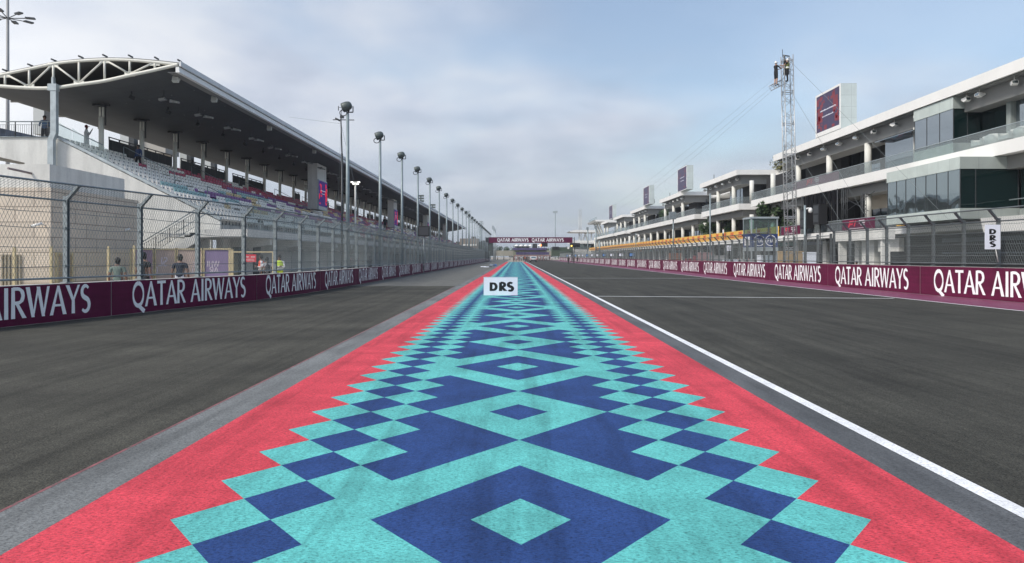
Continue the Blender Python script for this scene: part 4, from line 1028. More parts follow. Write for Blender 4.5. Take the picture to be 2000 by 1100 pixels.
# front balcony band, glass rail, brackets, rear wall
m = MB(); m.box(-14.1, -13.98, 37.5, GE, 2.72, 3.12); m.box(PX(405, 37.5), -13.985, 37.38, 37.499, 2.72, 3.12); part(gs, 'balcony_edge', m, whitewall)
m = MB(); yy = 37.6
while yy < GE - 2: m.box(-14.06, -14.035, yy, yy + 1.96, 3.16, 4.22); yy += 2.0
part(gs, 'glass_railing', m, thinglass)
m = MB(); m.box(-14.07, -14.02, 37.5, GE - 2, 4.22, 4.26); yy = 37.6
while yy < GE - 2: m.box(-14.09, -14.062, yy - .03, yy, 3.12, 4.22); yy += 2.0
part(gs, 'railing_posts', m, galv)
yy = 41.2
while yy < GE - 5:
    m = MB(); m.prism_y([(-16.29, 2.71), (-14.12, 2.71), (-14.12, 2.38), (-14.7, 2.3), (-16.29, 2.05)], yy, yy + .4); part(gs, 'bracket', m, whitewall); yy += 5.1
m = MB(); m.box(-16.7, -16.3, GY + .2, GE, 0, 2.7); part(gs, 'ground_floor_wall', m, greywall)
m = MB(); m.box(-18.6, -14.11, 37.6, GE, 2.712, 2.94); part(gs, 'walkway_slab', m, whitewall)
for (y0, mt, w) in ((44.5, darksteel, 1.2), (52, mat('grey_shutter', (.46, .475, .46), .6), 5), (62, mat('grey_shutter', (.46, .475, .46), .6), 5), (70, glassdark, 4.5), (80, mat('grey_shutter', (.46, .475, .46), .6), 6), (95, darksteel, 8), (120, darksteel, 10)):
    m = MB(); m.box(-16.299, -16.24, y0, y0 + w, 0, 2.3 if w < 2 else 2.05); part(gs, 'door', m, mt)
# dark panels and rails behind the last row
segs = [(46.4, 54.9), (56.4, 64.9), (66.7, 75.0), (84.5, 87.5), (92, 94.5), (97, 101), (104.5, 109), (112, 120)]
yy = 127
while yy < 262: segs.append((yy, yy + 5.5)); yy += 7.9
for (a_, b_) in segs:
    m = MB(); m.box(-26.35, -26.3, a_, b_, 7.95, 9.28); pp = part(gs, 'wind_panel', m, blackpan)
    m = MB(); m.box(-26.37, -26.28, a_, b_, 9.4, 9.45); q_ = a_
    while q_ <= b_: m.box(-26.36, -26.29, q_, q_ + .05, 9.28, 9.4); q_ += 1.2
    part(gs, 'rail', m, darksteel, parent=pp)
# stand screen boxes
for k, yy in enumerate((76, 123.5, 170.5, 217)):
    m = MB(); m.box(-22.05, -21.02, yy, yy + 3.6, 6.75, 11.6); part(gs, 'stair_core', m, whitewall)
# aisle rails
for k in range(16):
    yy = 47 + k * 9.4; m = MB(); A = Vector((-17.2, yy, 4.7)); B = Vector((-20.2, yy, 6.3))
    m.tube(A, B, .025, 6); m.tube(A, A - Vector((0, 0, .9)), .025, 6); m.tube(B, B - Vector((0, 0, .9)), .025, 6); part(gs, 'aisle_rail', m, galv); m = MB()
    A = Vector((-21.4, yy - 2, 6.95)); B = Vector((-24.6, yy - 2, 8.6)); m.tube(A, B, .025, 6); m.tube(A, A - Vector((0, 0, .9)), .025, 6); m.tube(B, B - Vector((0, 0, .9)), .025, 6)
    part(gs, 'aisle_rail', m, galv)
for k, (yy, lab) in enumerate(((76, 'nearest tall red and blue screen inside the grandstand under the roof'), (123.5, 'second purple screen farther along inside the grandstand'),
                              (170.5, 'third small purple screen far along the grandstand'))):
    r_ = thing('stand_screen', lab, 'screen', (-21, yy, 6.9), 'screens in the grandstand')
    m = MB(); m.box(-21.015, -20.9, yy + .05, yy + 3.55, 6.7, 9.9); part(r_, 'frame', m, galv_l)
    m = MB(); m.box(-20.898, -20.88, yy + .12, yy + 3.48, 7.1, 9.8); m.mi = 1
    rnd = random.Random(3)
    for q in range(34):
        u = rnd.choice([rnd.uniform(.02, .8), rnd.uniform(2.4, 3.0)]); v = rnd.uniform(0, 2.3)
        m.box(-20.879, -20.877 + .0005 * (q % 5), yy + .12 + u * .98, yy + .12 + min(3.3, u + rnd.uniform(.2, .5)), 7.12 + v, 7.12 + v + rnd.uniform(.15, .35))
    m.mi = 2; m.box(-20.874, -20.872, yy + .9, yy + 2.7, 8.74, 8.80); m.box(-20.874, -20.872, yy + 1.2, yy + 2.4, 8.42, 8.47)
    part(r_, 'display', m, [mat('stand_screen_navy', (.015, .008, .04), .6, spec=.15, emit=(.035, .012, .14, .55)), mat('stand_screen_red', (.2, .01, .02), .6, spec=.15, emit=(.75, .02, .06, .5)), scrtxt])

# air conditioning boxes behind the back row
AC = ['left of the end column', 'left of the second roof column', 'behind the fourth wind panel', 'right of the fifth roof column']
for i, (px, yt, yb, w, Y, lab) in enumerate(((82, 207, 262, 1.25, 51, 'tall pale cabinet behind the blue-jacketed person by the end column'), (248, 255, 300, 1.15, 60, 'pale cabinet above the black panels, nearest behind the seats'),
        (362, 296, 330, 1.1, 70, 'pale cabinet above the black panels, third from the left'), (409, 310, 345, 1.1, 76, 'pale cabinet above the black panels, fourth from the left'))):
    X = PX(px, Y); m = MB(); m.box(X - w / 2, X + w * .12, Y, Y + .7, PZ(yb, Y), PZ(yt, Y)); m.mi = 1; m.box(X + w * .12 + .002, X + w / 2, Y + .02, Y + .68, PZ(yb, Y), PZ(yt + 1, Y)); m.tube((X - .1, Y + .3, PZ(yt, Y)), (X - .1, Y + .3, PZ(yt - 5, Y)), .1)
    m.mi = 0; m.box(X - .15, X + .15, Y + .1, Y + .5, 0, PZ(yb, Y))
    solo('service_cabinet', m, [mat('cabinet_grey', (.5, .52, .51), .6), darksteel], lab, 'cabinet', 'cabinets behind the grandstand', (X, Y, 7.9))
Y = 66; m = MB(); m.box(PX(262, Y), PX(272, Y), Y, Y + 3, PZ(292, Y), PZ(268, Y)); m.mi = 1; m.box(PX(272, Y) + .002, PX(320, Y), Y + .3, Y + 3, PZ(298, Y), PZ(272, Y)); m.mi = 0
m.box(PX(290, Y), PX(300, Y), Y + 1, Y + 2, 0, PZ(298, Y))
solo('rooftop_unit', m, [whitewall, mat('unit_beige', (.40, .38, .34), .7)], 'wide beige ventilation unit seen between roof columns behind the seats', 'ventilation unit', None, (PX(290, Y), Y, 9))

# seats: nearest 300 individually, the rest as one mass
def seat_mesh(mb, x, y, z, hole=None):
    """seat faces the track (+x)"""
    w = .195; k0 = mb.mi
    mb.prism_y([(x - .30, z + .36), (x - .36, z + .78), (x - .325, z + .80), (x - .25, z + .38)], y - w, y + w)
    mb.prism_y([(x - .27, z + .36), (x + .04, z + .42), (x + .05, z + .38), (x - .25, z + .31)], y - w, y + w)
    mb.mi = hole if hole is not None else 1; mb.box(x - .325, x - .285, y - .055, y + .055, z + .60, z + .67); mb.box(x - .29, x - .24, y - .03, y + .03, z, z + .34); mb.mi = k0
proto = {}
for c, mt in SEATC.items():
    q = MB(); seat_mesh(q, 0, 0, 0); proto[c] = q.mesh('seat_' + c, [mt, darksteel])
def seat_colour(r, y):
    u = random.Random(int(y / 2.6) * 131 + r * 17).random(); f = random.random()
    d_ = y - GY
    if d_ < 6: return 'teal' if (r in (4, 5) and d_ > 2) else 'white'
    if d_ < 14: return 'maroon' if (r == 9 and u < .8) else 'teal' if (r in (3, 4, 6) and u < .35) else 'purple' if (r == 5 and u < .5) else 'yellow' if (r == 2 and u < .45) else 'white'
    if d_ < 30: return 'maroon' if (r >= 9 and u < .7) else 'teal' if (r == 7 and u < .4) else 'purple' if (r in (3, 5, 8) and u < .6) else 'yellow' if (r in (4, 6) and u < .5) else 'white'
    if d_ < 44: return 'maroon' if r >= 9 else 'purple' if (r in (8, 7, 4) and u < .85) else 'yellow' if (r in (6, 5) and u < .6) else 'maroon' if u < .35 else 'white'
    if d_ < 105:
        if r >= 10: return 'maroon'
        t_ = (d_ - 44) / 61
        return 'purple' if u < .34 else 'yellow' if u < .60 else 'maroon' if u < .82 - .1 * t_ else 'white'
    if d_ < 150: return 'white' if u < .62 else 'purple' if u < .85 else 'yellow'
    return 'maroon' if u < .25 else 'purple' if u < .45 else 'white' if u < .85 else 'yellow'
near_n = 0; rowc = {}; stuff = MB(); keys = list(SEATC); nseg = 0
def aisle(y): return (y - 47.2) % 9.4 < .9
allseats = []
for r in range(NR):
    y = GY + .5
    while y < GE - 3:
        if not aisle(y): allseats.append((r, y))
        y += .5
allseats.sort(key=lambda t: t[1])
cw = {'white': 'white', 'teal': 'pale teal', 'maroon': 'dark red', 'purple': 'purple', 'yellow': 'sandy yellow'}
for (r, y) in allseats:
    x = XR0 - r * XRS - .32; z = ZR0 + r * ZRS; c = seat_colour(r, y)
    if near_n < 288:
        o = bpy.data.objects.new('stadium_seat', proto[c]); C.objects.link(o); o.location = (x, y, z)
        rowc[r] = rowc.get(r, -1) + 1; tag(o, f'{cw[c]} plastic seat in the {ORD[r]} row from the front, {ORD[rowc[r]]} from the near end', 'seat', 'seats at the near end of the grandstand'); near_n += 1
    else:
        stuff.mi = keys.index(c); seat_mesh(stuff, x, y, z, hole=5)
o = bpy.data.objects.new('stadium_seats', stuff.mesh('stadium_seats', [SEATC[k] for k in keys] + [darksteel])); C.objects.link(o)
tag(o, 'rows of white, dark red, purple and yellow seats filling the rest of the grandstand', 'seats', kind='stuff')

# lamps and small speakers hanging from the grandstand roof
def hang_lamp():
    r = thing('hanging_floodlight', 'x', 'floodlight', (0, 0, 0))
    m = MB(); m.tube((0, 0, 0), (0, 0, -.42), .02, 5); m.box(-.06, .06, -.12, .12, -.50, -.40); m.box(-.25, .6, -.04, .04, -.58, -.52); m.box(.2, .28, -.4, .45, -.60, -.55); part(r, 'bracket', m, darksteel, local=True)
    m = MB(); m.cbox((.72, -.15, -.72), (.26, .10, .05), Matrix.Rotation(R(14), 3, 'Y')); m.cbox((.05, -.25, -.62), (.20, .12, .07), Matrix.Rotation(R(-10), 3, 'Y')); m.cbox((.42, .35, -.66), (.24, .05, .035), Matrix.Rotation(R(25), 3, 'Z')); part(r, 'lamp_head', m, mat('lamp_grey', (.30, .31, .31), .4, metal=.2, var=.3, scale=5), local=True)
    return r
hl = hang_lamp(); hl_n = 0
for k in range(26):
    yy = 43.2 + 4.75 * k; x = -21.2; z = lerp_at(bot, x) - .02
    lab = f'grey floodlight hanging under the grandstand roof, {ORD[k]} from the near end'
    if k == 0: hl.location = (x, yy, z); hl['label'] = lab; hl['group'] = 'floodlights under the grandstand roof'
    else: dup(hl, (x, yy, z), lab, rz=random.uniform(-.25, .25))
sk = None
for k in range(22):
    yy = 42.2 + 4.4 * k; x = -22.6; z = lerp_at(bot, x) - .02
    lab = f'small black loudspeaker hanging under the grandstand roof, {ORD[k]} from the near end'
    if sk is None:
        m = MB(); m.tube((0, 0, 0), (0, 0, -.25), .03, 5); m.cbox((.03, 0, -.34), (.11, .13, .11), Matrix.Rotation(R(30), 3, 'Y'))
        sk = bpy.data.objects.new('loudspeaker', m.mesh('loudspeaker', black)); C.objects.link(sk); o = sk
    else: o = sk.copy(); C.objects.link(o)
    o.location = (x, yy, z); tag(o, lab, 'loudspeaker', 'loudspeakers under the grandstand roof')
for k, (yy, lab) in enumerate(((41.0, 'pale speaker horn at the front corner of the grandstand roof'), (46.2, 'second speaker horn along the roof edge'), (56.5, 'third speaker horn along the roof edge'), (69, 'fourth speaker horn along the roof edge'))):
    m = MB(); x = -19.4; z = lerp_at(bot, x); m.cbox((x, yy, z - .25), (.14, .16, .14), Matrix.Rotation(R(25), 3, 'X')); m.tube((x, yy, z), (x, yy, z - .2), .03); m.cbox((x + .1, yy - .3, z - .42), (.17, .1, .13), Matrix.Rotation(R(-20), 3, 'X'))
    solo('horn_speaker', m, mat('pale_speaker', (.52, .53, .50), .5), lab, 'loudspeaker', 'horn speakers on the roof edge', (x, yy, z))

# ---- concourse railing at the left end, stairs, stone block
r_ = thing('concourse_railing', 'dark steel railing on the raised concourse left of the end column', 'railing', (PX(50, GY), GY, 8.3))
zt_, zb_ = PZ(238, GY), PZ(268, GY)
m = MB(); m.tube((PX(-90, GY), GY - .05, zt_), (PX(97, GY), GY - .05, zt_), .03); m.tube((PX(-90, GY), GY - .05, PZ(244, GY)), (PX(97, GY), GY - .05, PZ(244, GY)), .012); m.tube((PX(-90, GY), GY - .05, zb_), (PX(97, GY), GY - .05, zb_), .03); part(r_, 'rails', m, galv)
m = MB(); x = PX(-90, GY)
while x < PX(96, GY): m.tube((x, GY - .05, zb_), (x, GY - .05, PZ(244, GY)), .009, 4); x += .12
for px in (-40, -5, 31, 63, 95): m.tube((PX(px, GY), GY - .05, zb_), (PX(px, GY), GY - .05, zt_), .03)
part(r_, 'balusters', m, darksteel)
m = MB(); m.prism_y([gp(-90, 268), gp(-90, 236), gp(0, 250), gp(80, 268)], GY + .1, GY + .16); m.quad
solo('tarpaulin', m, mat('navy_tarp', (.03, .05, .09), .7, var=.3, scale=3), 'dark navy sloping sheet behind the concourse railing', 'tarpaulin', None, (0, 0, 0))

BX = -19.0; by0, by1_ = BX * -1 * F / (CX - 97), BX * -1 * F / (CX - 241)
r_ = thing('stone_building', 'blocky pale stone and white service building at the left end of the grandstand', 'building', (BX - 3, by0, 0))
zt_ = 5.46; zs = 4.50
m = MB(); m.box(-34, BX, by0, by1_ + .1, zs, zt_); part(r_, 'upper_wall', m, whitewall)
m = MB(); m.box(-34, BX + .12, by0 - .12, 35.9, 0, zs - .001)
part(r_, 'stone_wall', m, stone)
for px0, px1, y in ((8, 41, by0 - .12),):
    m = MB(); m.box(PX(4, y), PX(40, y), y - .03, y - .005, 0, 1.78); dd = part(r_, 'gate', m, mat('gate_brown', (.20, .17, .13), .7, var=.2))
    m = MB()
    for k in range(6): xx = PX(4 + k * 7, y); m.box(xx, xx + .06, y - .07, y - .031, 0, 1.78)
    part(r_, 'bars', m, mat('gate_bars', (.33, .29, .22), .6), parent=dd)
ya, yb = -(BX + .12) * F / (CX - 110), -(BX + .12) * F / (CX - 138)
m = MB(); m.box(BX + .121, BX + .16, ya, yb, 0, 1.78); dd = part(r_, 'door', m, mat('door_tan', (.30, .225, .15), .6, var=.15))
m = MB(); m.box(BX + .121, BX + .2, ya - .08, ya, 0, 1.86); m.box(BX + .121, BX + .2, yb, yb + .08, 0, 1.86); m.box(BX + .121, BX + .2, ya, yb, 1.78, 1.86); part(r_, 'door_frame', m, yelframe, parent=dd)
m = MB(); y = by0 - .0; m.tube((PX(46, y), y - .9, PZ(334, y)), (PX(62, y), y - .02, PZ(339, y)), .05); part(r_, 'drain_spout', m, mat('spout', (.22, .18, .18), .6))
def cctv(loc, dx, lab):
    r = thing('security_camera', lab, 'camera', loc, 'security cameras on the stone building'); x, y, z = loc
    m = MB(); m.tube((x, y, z), (x + dx * .1, y - .18, z + .02), .03); part(r, 'bracket', m, white)
    m = MB(); m.tube((x + dx * .1 + .05, y - .2, z + .06), (x + dx * .1 - .28, y - .38, z - .06), .055, 8); part(r, 'body', m, white)
    m = MB(); m.tube((x + dx * .1 - .281, y - .381, z - .06), (x + dx * .1 - .30, y - .39, z - .067), .045, 8); part(r, 'lens', m, black)
cctv((PX(87, by0 - .12), by0 - .12, PZ(440, by0)), 0, 'white security camera on the bright face of the stone building')
cctv((BX + .14, 35.0, PZ(450, 35)), 1, 'white security camera at the far right edge of the stone building')

r_ = thing('staircase', 'white outdoor staircase rising right to the grandstand walkway with dark steel railings', 'staircase', (-18, 38.5, 0))
m = MB(); n = 10
for k in range(n):
    xa = -19.6 + k * .28; z = 1.45 + k * .17; m.box(xa, xa + .28, 37.6, 39.4, z - .30, z)
m.box(-16.8, PX(405, 38.5) + .3, 37.62, 39.4, 2.75, 3.1); m.box(-21.6, -19.6, 37.6, 39.4, 1.15, 1.28); part(r_, 'steps', m, whitewall)
m = MB(); m.prism_y([(-19.7, 1.10), (-16.8, 2.85), (-16.8, 2.4), (-19.4, .85)], 37.55, 37.7); m.prism_y([(-19.7, 1.0), (-16.8, 2.7), (-16.8, 0), (-19.7, 0)], 39.2, 39.4); part(r_, 'stringer', m, whitewall)
m = MB()
for off, r in ((1.0, .028), (.85, .014), (.12, .014)):
    m.tube((-19.6, 37.6, 1.45 + off), (-16.8, 37.6, 3.15 + off), r); m.tube((-21.6, 37.6, 1.28 + off), (-19.6, 37.6, 1.40 + off), r)
part(r_, 'handrail', m, galv)
m = MB(); m.tube((-19.6, 39.3, 2.45), (-16.8, 39.3, 4.15), .028); part(r_, 'far_handrail', m, galv)
m = MB()
for k in range(24):
    t = k / 23; xx = -19.6 + 2.8 * t; z = 1.45 + 1.7 * t; m.tube((xx, 37.6, z + .12), (xx, 37.6, z + .85), .012 if k % 6 else .026, 4)
for k in range(17):
    xx = -21.6 + .122 * k; m.tube((xx, 37.6, 1.4), (xx, 37.6, 2.15), .012, 4)
part(r_, 'balusters', m, darksteel)

# hoardings with mirrored words on yellow frames
HYd = 33.5
def hoard(px0, px1, mt, label, texts=()):
    r = thing('hoarding_panel', label, 'hoarding', (PX(px0, HYd), HYd, 0), 'hoarding panels behind the left fence')
    m = MB(); z1 = PZ(487, HYd); m.box(PX(px0, HYd), PX(px1, HYd), HYd, HYd + .03, .1, z1)
    m.mi = 1
    for (t, px, py, h) in texts:
        pl = text_plane((PX(px, HYd), HYd, PZ(py, HYd)), (-1, 0, 0), (0, 0, 1), (0, -1, 0))
        draw_text(m, t, GM, pl, h, sx=.95, align=1, lift=.004)
    part(r, 'sheet', m, [mt, mat('faded_white', (.50, .44, .50), .7)])
    m = MB()
    for px in (px0, px1): m.box(PX(px, HYd) - .045, PX(px, HYd) + .045, HYd - .05, HYd - .002, 0, z1 + .06)
    m.box(PX(px0, HYd) + .045, PX(px1, HYd) - .045, HYd - .045, HYd - .004, z1 - .03, z1 + .04); part(r, 'frame', m, yelframe)
hoard(256, 301, mat('mauve_banner', (.30, .20, .27), .7, var=.1), 'mauve hoarding panel at the foot of the stone building', (('SLR', 270, 526, .3),))
hoard(303, 344, beigemesh, 'beige hoarding panel behind the dark-haired man in black', (('SL', 318, 520, .42), ('E', 305, 534, .3)))
hoard(346, 396, beigemesh, 'beige hoarding panel with reversed letters behind the man in navy', (('HE', 383, 522, .25), ('ACL', 383, 535, .25)))
hoard(398, 449, purple, 'purple hoarding panel with reversed letters right of the three men', (('WHI', 416, 521, .27), ('AR', 418, 534, .30)))
r_ = thing('fence_gate', 'yellow framed see-through gate with a red sign on it', 'gate', (PX(452, HYd), HYd, 0))
m = MB(); z1 = PZ(491, HYd)
for px, w in ((452, .1), (534, .05)): m.box(PX(px, HYd) - w, PX(px, HYd) + w, HYd - .04, HYd + .04, 0, z1 + .1 * (px < 500))
m.box(PX(456, HYd), PX(532, HYd), HYd - .03, HYd + .03, z1 - .06, z1); part(r_, 'frame', m, yelframe)
m = MB(); m.box(PX(479, HYd), PX(501, HYd), HYd - .06, HYd - .035, PZ(512, HYd), PZ(497, HYd)); m.mi = 1
for k, (a_, b_, c_) in enumerate(((481, 487, 502), (490.5, 499, 502), (482, 497, 506), (483, 498, 509))): m.box(PX(a_, HYd), PX(b_, HYd), HYd - .064, HYd - .061, PZ(c_ + 1, HYd), PZ(c_ - (1 if k < 2 else 0), HYd))
part(r_, 'sign', m, [redsign, mat('pink_white', (.75, .55, .55), .5)])
m = MB(); m.box(PX(454, 38), PX(465, 38), 38, 38.5, 0, 2.2); solo('dark_post_box', m, mat('olive_dark', (.07, .075, .06), .7), 'dark olive upright cabinet behind the yellow gate post', 'cabinet', None, (PX(459, 38), 38, 0))
for i, (px, Yp, zt_, lab) in enumerate(((28, 22.5, 1.95, 'leftmost'), (100, 22.8, 1.98, 'second'), (212, 23.6, 1.98, 'third'), (262, 26, 2.05, 'fourth'))):
    m = MB(); x = PX(px, Yp); m.box(x - .036, x + .036, Yp - .035, Yp + .035, 0, zt_); m.box(x - .03, x + .035, Yp - .03, Yp + .03, zt_ + .001, zt_ + .05); m.box(x - .09, x + .09, Yp - .09, Yp + .09, 0, .03)
    solo('yellow_post', m, yelframe, f'thin yellow steel post before the stone building, {lab} from the left', 'post', 'yellow posts behind the left barrier', (x, Yp, 0))
m = MB(); r_ = thing('mesh_fence', 'low tan mesh fence strung between the yellow posts by the stone building', 'fence', (PX(28, 22.6), 22.6, 0))
for i in range(24):
    z = .1 + i * .078; m.tube((PX(-40, 22.55), 22.55, z), (PX(262, 26), 26, z), .004, 3, caps=False)
for i in range(70):
    t = i / 69; x = PX(-40, 22.55) * (1 - t) + PX(262, 26) * t; y = 22.55 * (1 - t) + 26 * t; m.tube((x, y, .05), (x, y, 1.9), .004, 3, caps=False)
part(r_, 'mesh', m, yelframe)

# ================================================================ LAMP POLES
LPX = -11.3
def lamp_pole():
    r = thing('lamp_pole', 'x', 'lamp pole', (0, 0, 0))
    H = 11.3
    m = MB(); m.tube((0, 0, 0), (0, 0, H), .15, 10, r2=.10); m.tube((0, 0, 0), (0, 0, .3), .22, 10); part(r, 'pole', m, polem, local=True)
    m = MB()
    for k in range(12):
        t0, t1 = 2 * math.pi * k / 12, 2 * math.pi * (k + 1) / 12
        m.tube((-.28 + .24 * math.cos(t0), -.05, H + .05 + .2 * math.sin(t0)), (-.28 + .24 * math.cos(t1), -.05, H + .05 + .2 * math.sin(t1)), .035, 5, caps=False)
    m.tube((0, 0, H), (.1, 0, H + .3), .07, 6); m.tube((.1, 0, H + .1), (.36, 0, H + .1), .04, 6); m.tube((.36, 0, H + .1), (.36, 0, H + .5), .04, 6); part(r, 'yoke', m, darksteel, local=True)
    prof = [(.32, -.35), (.335, -.21), (.32, .02), (.25, .21), (.14, .29), (.03, .31)]
    h = MB(); h.lathe((0, 0, 0), prof, 14)
    mt = Matrix.Rotation(R(68), 3, 'Y')
    h.v = [tuple(mt @ Vector(v) + Vector((-.02, 0, H + .52))) for v in h.v]
    hh_ = part(r, 'lamp_head', h, lampgreen, local=True)
    m = MB(); m.tube((0, 0, 0), (0, 0, -.03), .29, 14); m.v = [tuple(mt @ (Vector(v) + Vector((0, 0, -.351))) + Vector((-.02, 0, H + .52))) for v in m.v]; part(r, 'lens', m, galv_l, local=True, parent=hh_)
    return r
lp = lamp_pole(); ny = 0
dxs = [331 * .99]; Y = LPX * -F / (CX - 679)
k = 0
while Y < 330:
    lab = f'tall grey lamp pole with barrel-shaped head, {ORD[k]} along the left fence'
    if k == 0: lp.location = (LPX, Y, 0); lp['label'] = lab; lp['group'] = 'lamp poles along the left fence'
    else: dup(lp, (LPX, Y, 0), lab, rz=random.uniform(-.12, .12))
    Y += 11.55; k += 1

# antenna mast next to the first lamp pole
Y = 49.0; x = PX(668, Y)
r_ = thing('antenna_mast', 'thin dark antenna mast with stays left of the first lamp pole', 'mast', (x, Y, 0))
zt_ = PZ(232, Y); m = MB(); m.tube((x, Y, 0), (x, Y, PZ(300, Y)), .07, 8); m.tube((x, Y, PZ(300, Y)), (x - .08, Y, zt_), .045, 8); part(r_, 'pole', m, darksteel)
m = MB(); m.tube((PX(650, Y), Y, PZ(234, Y)), (PX(690, Y), Y + .3, PZ(233, Y)), .03); m.tube((PX(655, Y), Y, PZ(231, Y)), (PX(664, Y), Y, PZ(236, Y)), .06); m.tube((x - .05, Y, zt_), (x, Y, PZ(208, Y)), .02); m.tube((PX(661, Y), Y, PZ(210, Y)), (x, Y, PZ(210, Y)), .015); m.tube((PX(661, Y), Y, PZ(216, Y)), (PX(661, Y), Y, PZ(207, Y)), .03)
m.box(x - .12, x + .12, Y - .1, Y + .1, PZ(231, Y), PZ(226, Y)); part(r_, 'antennas', m, darksteel)
for (tx, ty) in ((-5.2, 5), (-1.2, 3), (1.7, 2)):
    m = MB(); m.tube((x - .06, Y, PZ(242, Y)), (x + tx, Y + ty, 1.0 if tx > -5 else 12.2), .010, 4); part(r_, 'stay', m, wirem)
# slim white lamp with small twin heads
Y = 60.0; x = PX(694, Y); r_ = thing('twin_lamp', 'slim white lamp post with four small lit heads right of the first lamp pole', 'lamp post', (x, Y, 0))
m = MB(); m.tube((x, Y, 0), (x, Y, PZ(357, Y)), .075, 8); m.tube((PX(686, Y), Y, PZ(356, Y)), (PX(702, Y), Y, PZ(356, Y)), .04); part(r_, 'pole', m, column_m)
lit = mat('lamp_lit', (.9, .9, .85), .4, emit=(1, .97, .88, 1.6))
for px, py in ((687.5, 356), (701, 356), (691, 359.5), (698.5, 359.5)):
    m = MB(); m.box(PX(px - 1.8, Y), PX(px + 1.8, Y), Y - .15, Y + .1, PZ(py + 1, Y), PZ(py - 1, Y)); part(r_, 'lamp_head', m, lit)
# small fence monitor
Y = 72; r_ = thing('fence_monitor', 'square black monitor raised above the left fence', 'monitor', (PX(827, Y), Y, 1))
m = MB(); a_, b_, c_, e_ = PX(816, Y), PX(839, Y), PZ(462, Y), PZ(441.5, Y); m.box(a_, b_, Y, Y + .2, c_, e_); part(r_, 'casing', m, black)
m = MB(); m.box(a_ + .12, b_ - .12, Y - .012, Y - .001, c_ + .12, e_ - .12); part(r_, 'display', m, mat('grey_display', (.055, .055, .062), .35))
m = MB(); m.tube(((a_ + b_) / 2, Y + .1, 0), ((a_ + b_) / 2, Y + .1, c_), .06); part(r_, 'post', m, galv)
# tall floodlight mast at far left
Y = 95.0; x = PX(15, Y); r_ = thing('floodlight_mast', 'very tall grey mast with a ring of street lights at the far left', 'mast', (x, Y, 0))
m = MB(); m.tube((x, Y, 0), (x, Y, PZ(-40, Y)), .28, 10, r2=.16); part(r_, 'pole', m, mat('mast_grey', (.30, .30, .30), .6))
for k in range(8):
    t = 2 * math.pi * k / 8 + .3; dx, dy = 2.6 * math.cos(t), 2.6 * math.sin(t); z = PZ(36, Y)
    m = MB(); m.tube((x, Y, z), (x + dx * .8, Y + dy * .8, z + .2), .06); m.cbox((x + dx, Y + dy, z + .25), (.55, .28, .09), Matrix.Rotation(t, 3, 'Z')); part(r_, 'lamp_arm', m, darksteel)
# pit side poles
for i, (px, Y, yt, lab, dome) in enumerate(((1572, 47.5, 401, 'grey camera pole with a white dome camera right of the lattice tower', 1), (1387, 69, 378, 'thin tall pole in front of the second pit terrace', 0),
        (1315, 88, 414, 'thin pole with a small box on top before the third terrace', 2), (1242, 150, 456, 'short pole with a white dome in front of the yellow band', 1),
        (1164, 240, 441, 'slim pole at the far end of the pit building, right one', 2), (1148, 260, 444, 'slim pole at the far end of the pit building, left one', 2), (1171, 215, 470, 'thick dark post at the far end of the pit wall', 0))):
    x = PX(px, Y); zt_ = PZ(yt, Y); r_ = thing('camera_pole', lab, 'pole', (x, Y, 0))
    m = MB(); w = .075 if i < 4 else .22; m.tube((x, Y, 0), (x, Y, zt_), w, 8); part(r_, 'pole', m, polem)
    if dome == 1:
        s_ = 1 if i == 0 else 1.6
        m = MB(); m.tube((x, Y, zt_ - .25), (x + .3 * s_, Y, zt_ - .2), .06 * s_); m.lathe((x + .36 * s_, Y, zt_ - .52 * s_), [(.03, 0), (.12 * s_, .06), (.14 * s_, .16 * s_), (.13 * s_, .28 * s_), (.05, .36 * s_)], 10); part(r_, 'dome_camera', m, white)
    elif dome == 2:
        m = MB(); m.box(x - .5, x + .3, Y - .3, Y + .3, zt_ - .9, zt_); part(r_, 'lamp_head', m, galv)

# ================================================================ START GANTRY
GYY = 223.0
r_ = thing('start_gantry', 'maroon overhead gantry with two white airline names spanning the far track', 'gantry', (0, GYY, 0))
x0, x1, z0, z1 = PX(955, GYY), PX(1118, GYY), PZ(474.5, GYY), PZ(463.5, GYY)
m = MB(); m.box(x0, x1, GYY, GYY + 1.2, z0, z1); m.mi = 1
for px0, px1 in ((971, 1032), (1038.5, 1100.5)):
    tw = sum(GQ[c][0] for c in 'QATAR AIRWAYS') + .1 * 12; L_ = PX(px1, GYY) - PX(px0, GYY); h_ = 1.02
    draw_text(m, 'QATAR AIRWAYS', glyphs(.19), text_plane((PX(px0, GYY), GYY, PZ(472, GYY)), (1, 0, 0), (0, 0, 1), (0, -1, 0)), h_, sx=L_ / (tw * h_), lift=.03)
part(r_, 'banner', m, [maroon_l, lettering])
m = MB()
for x in (x0 - .6, x1 + .3):
    m = MB(); truss_line(m, (x, GYY + .6, 0), (x, GYY + .6, z1), .8, 10, .07, .035); part(r_, 'leg', m, darksteel)
m = MB(); m.box(x0 - .9, x0, GYY, GYY + 1.2, z0 + .2, z1 - .1); part(r_, 'end_box', m, darksteel)
m = MB(); xa = PX(1057, GYY); m.box(xa, xa + 2.0, GYY - .5, GYY, z0 - 1.2, z0 - .02); part(r_, 'light_box', m, black)
m = MB(); m.tube((PX(1056, GYY), GYY - .62, PZ(479.5, GYY)), (PX(1056, GYY), GYY - .5, PZ(479.5, GYY)), .26, 10); part(r_, 'signal_lamp', m, mat('amber_lit', (.9, .25, .05), .4, emit=(1, .22, .05, 4)), label='lit orange signal lamp')
m = MB(); xa = PX(1113, GYY)
for k in range(6): m.tube((xa + .3 + k * .5, GYY - .5, z0 - .6), (xa + .3 + k * .5, GYY - .2, z0 - .6), .24, 8)
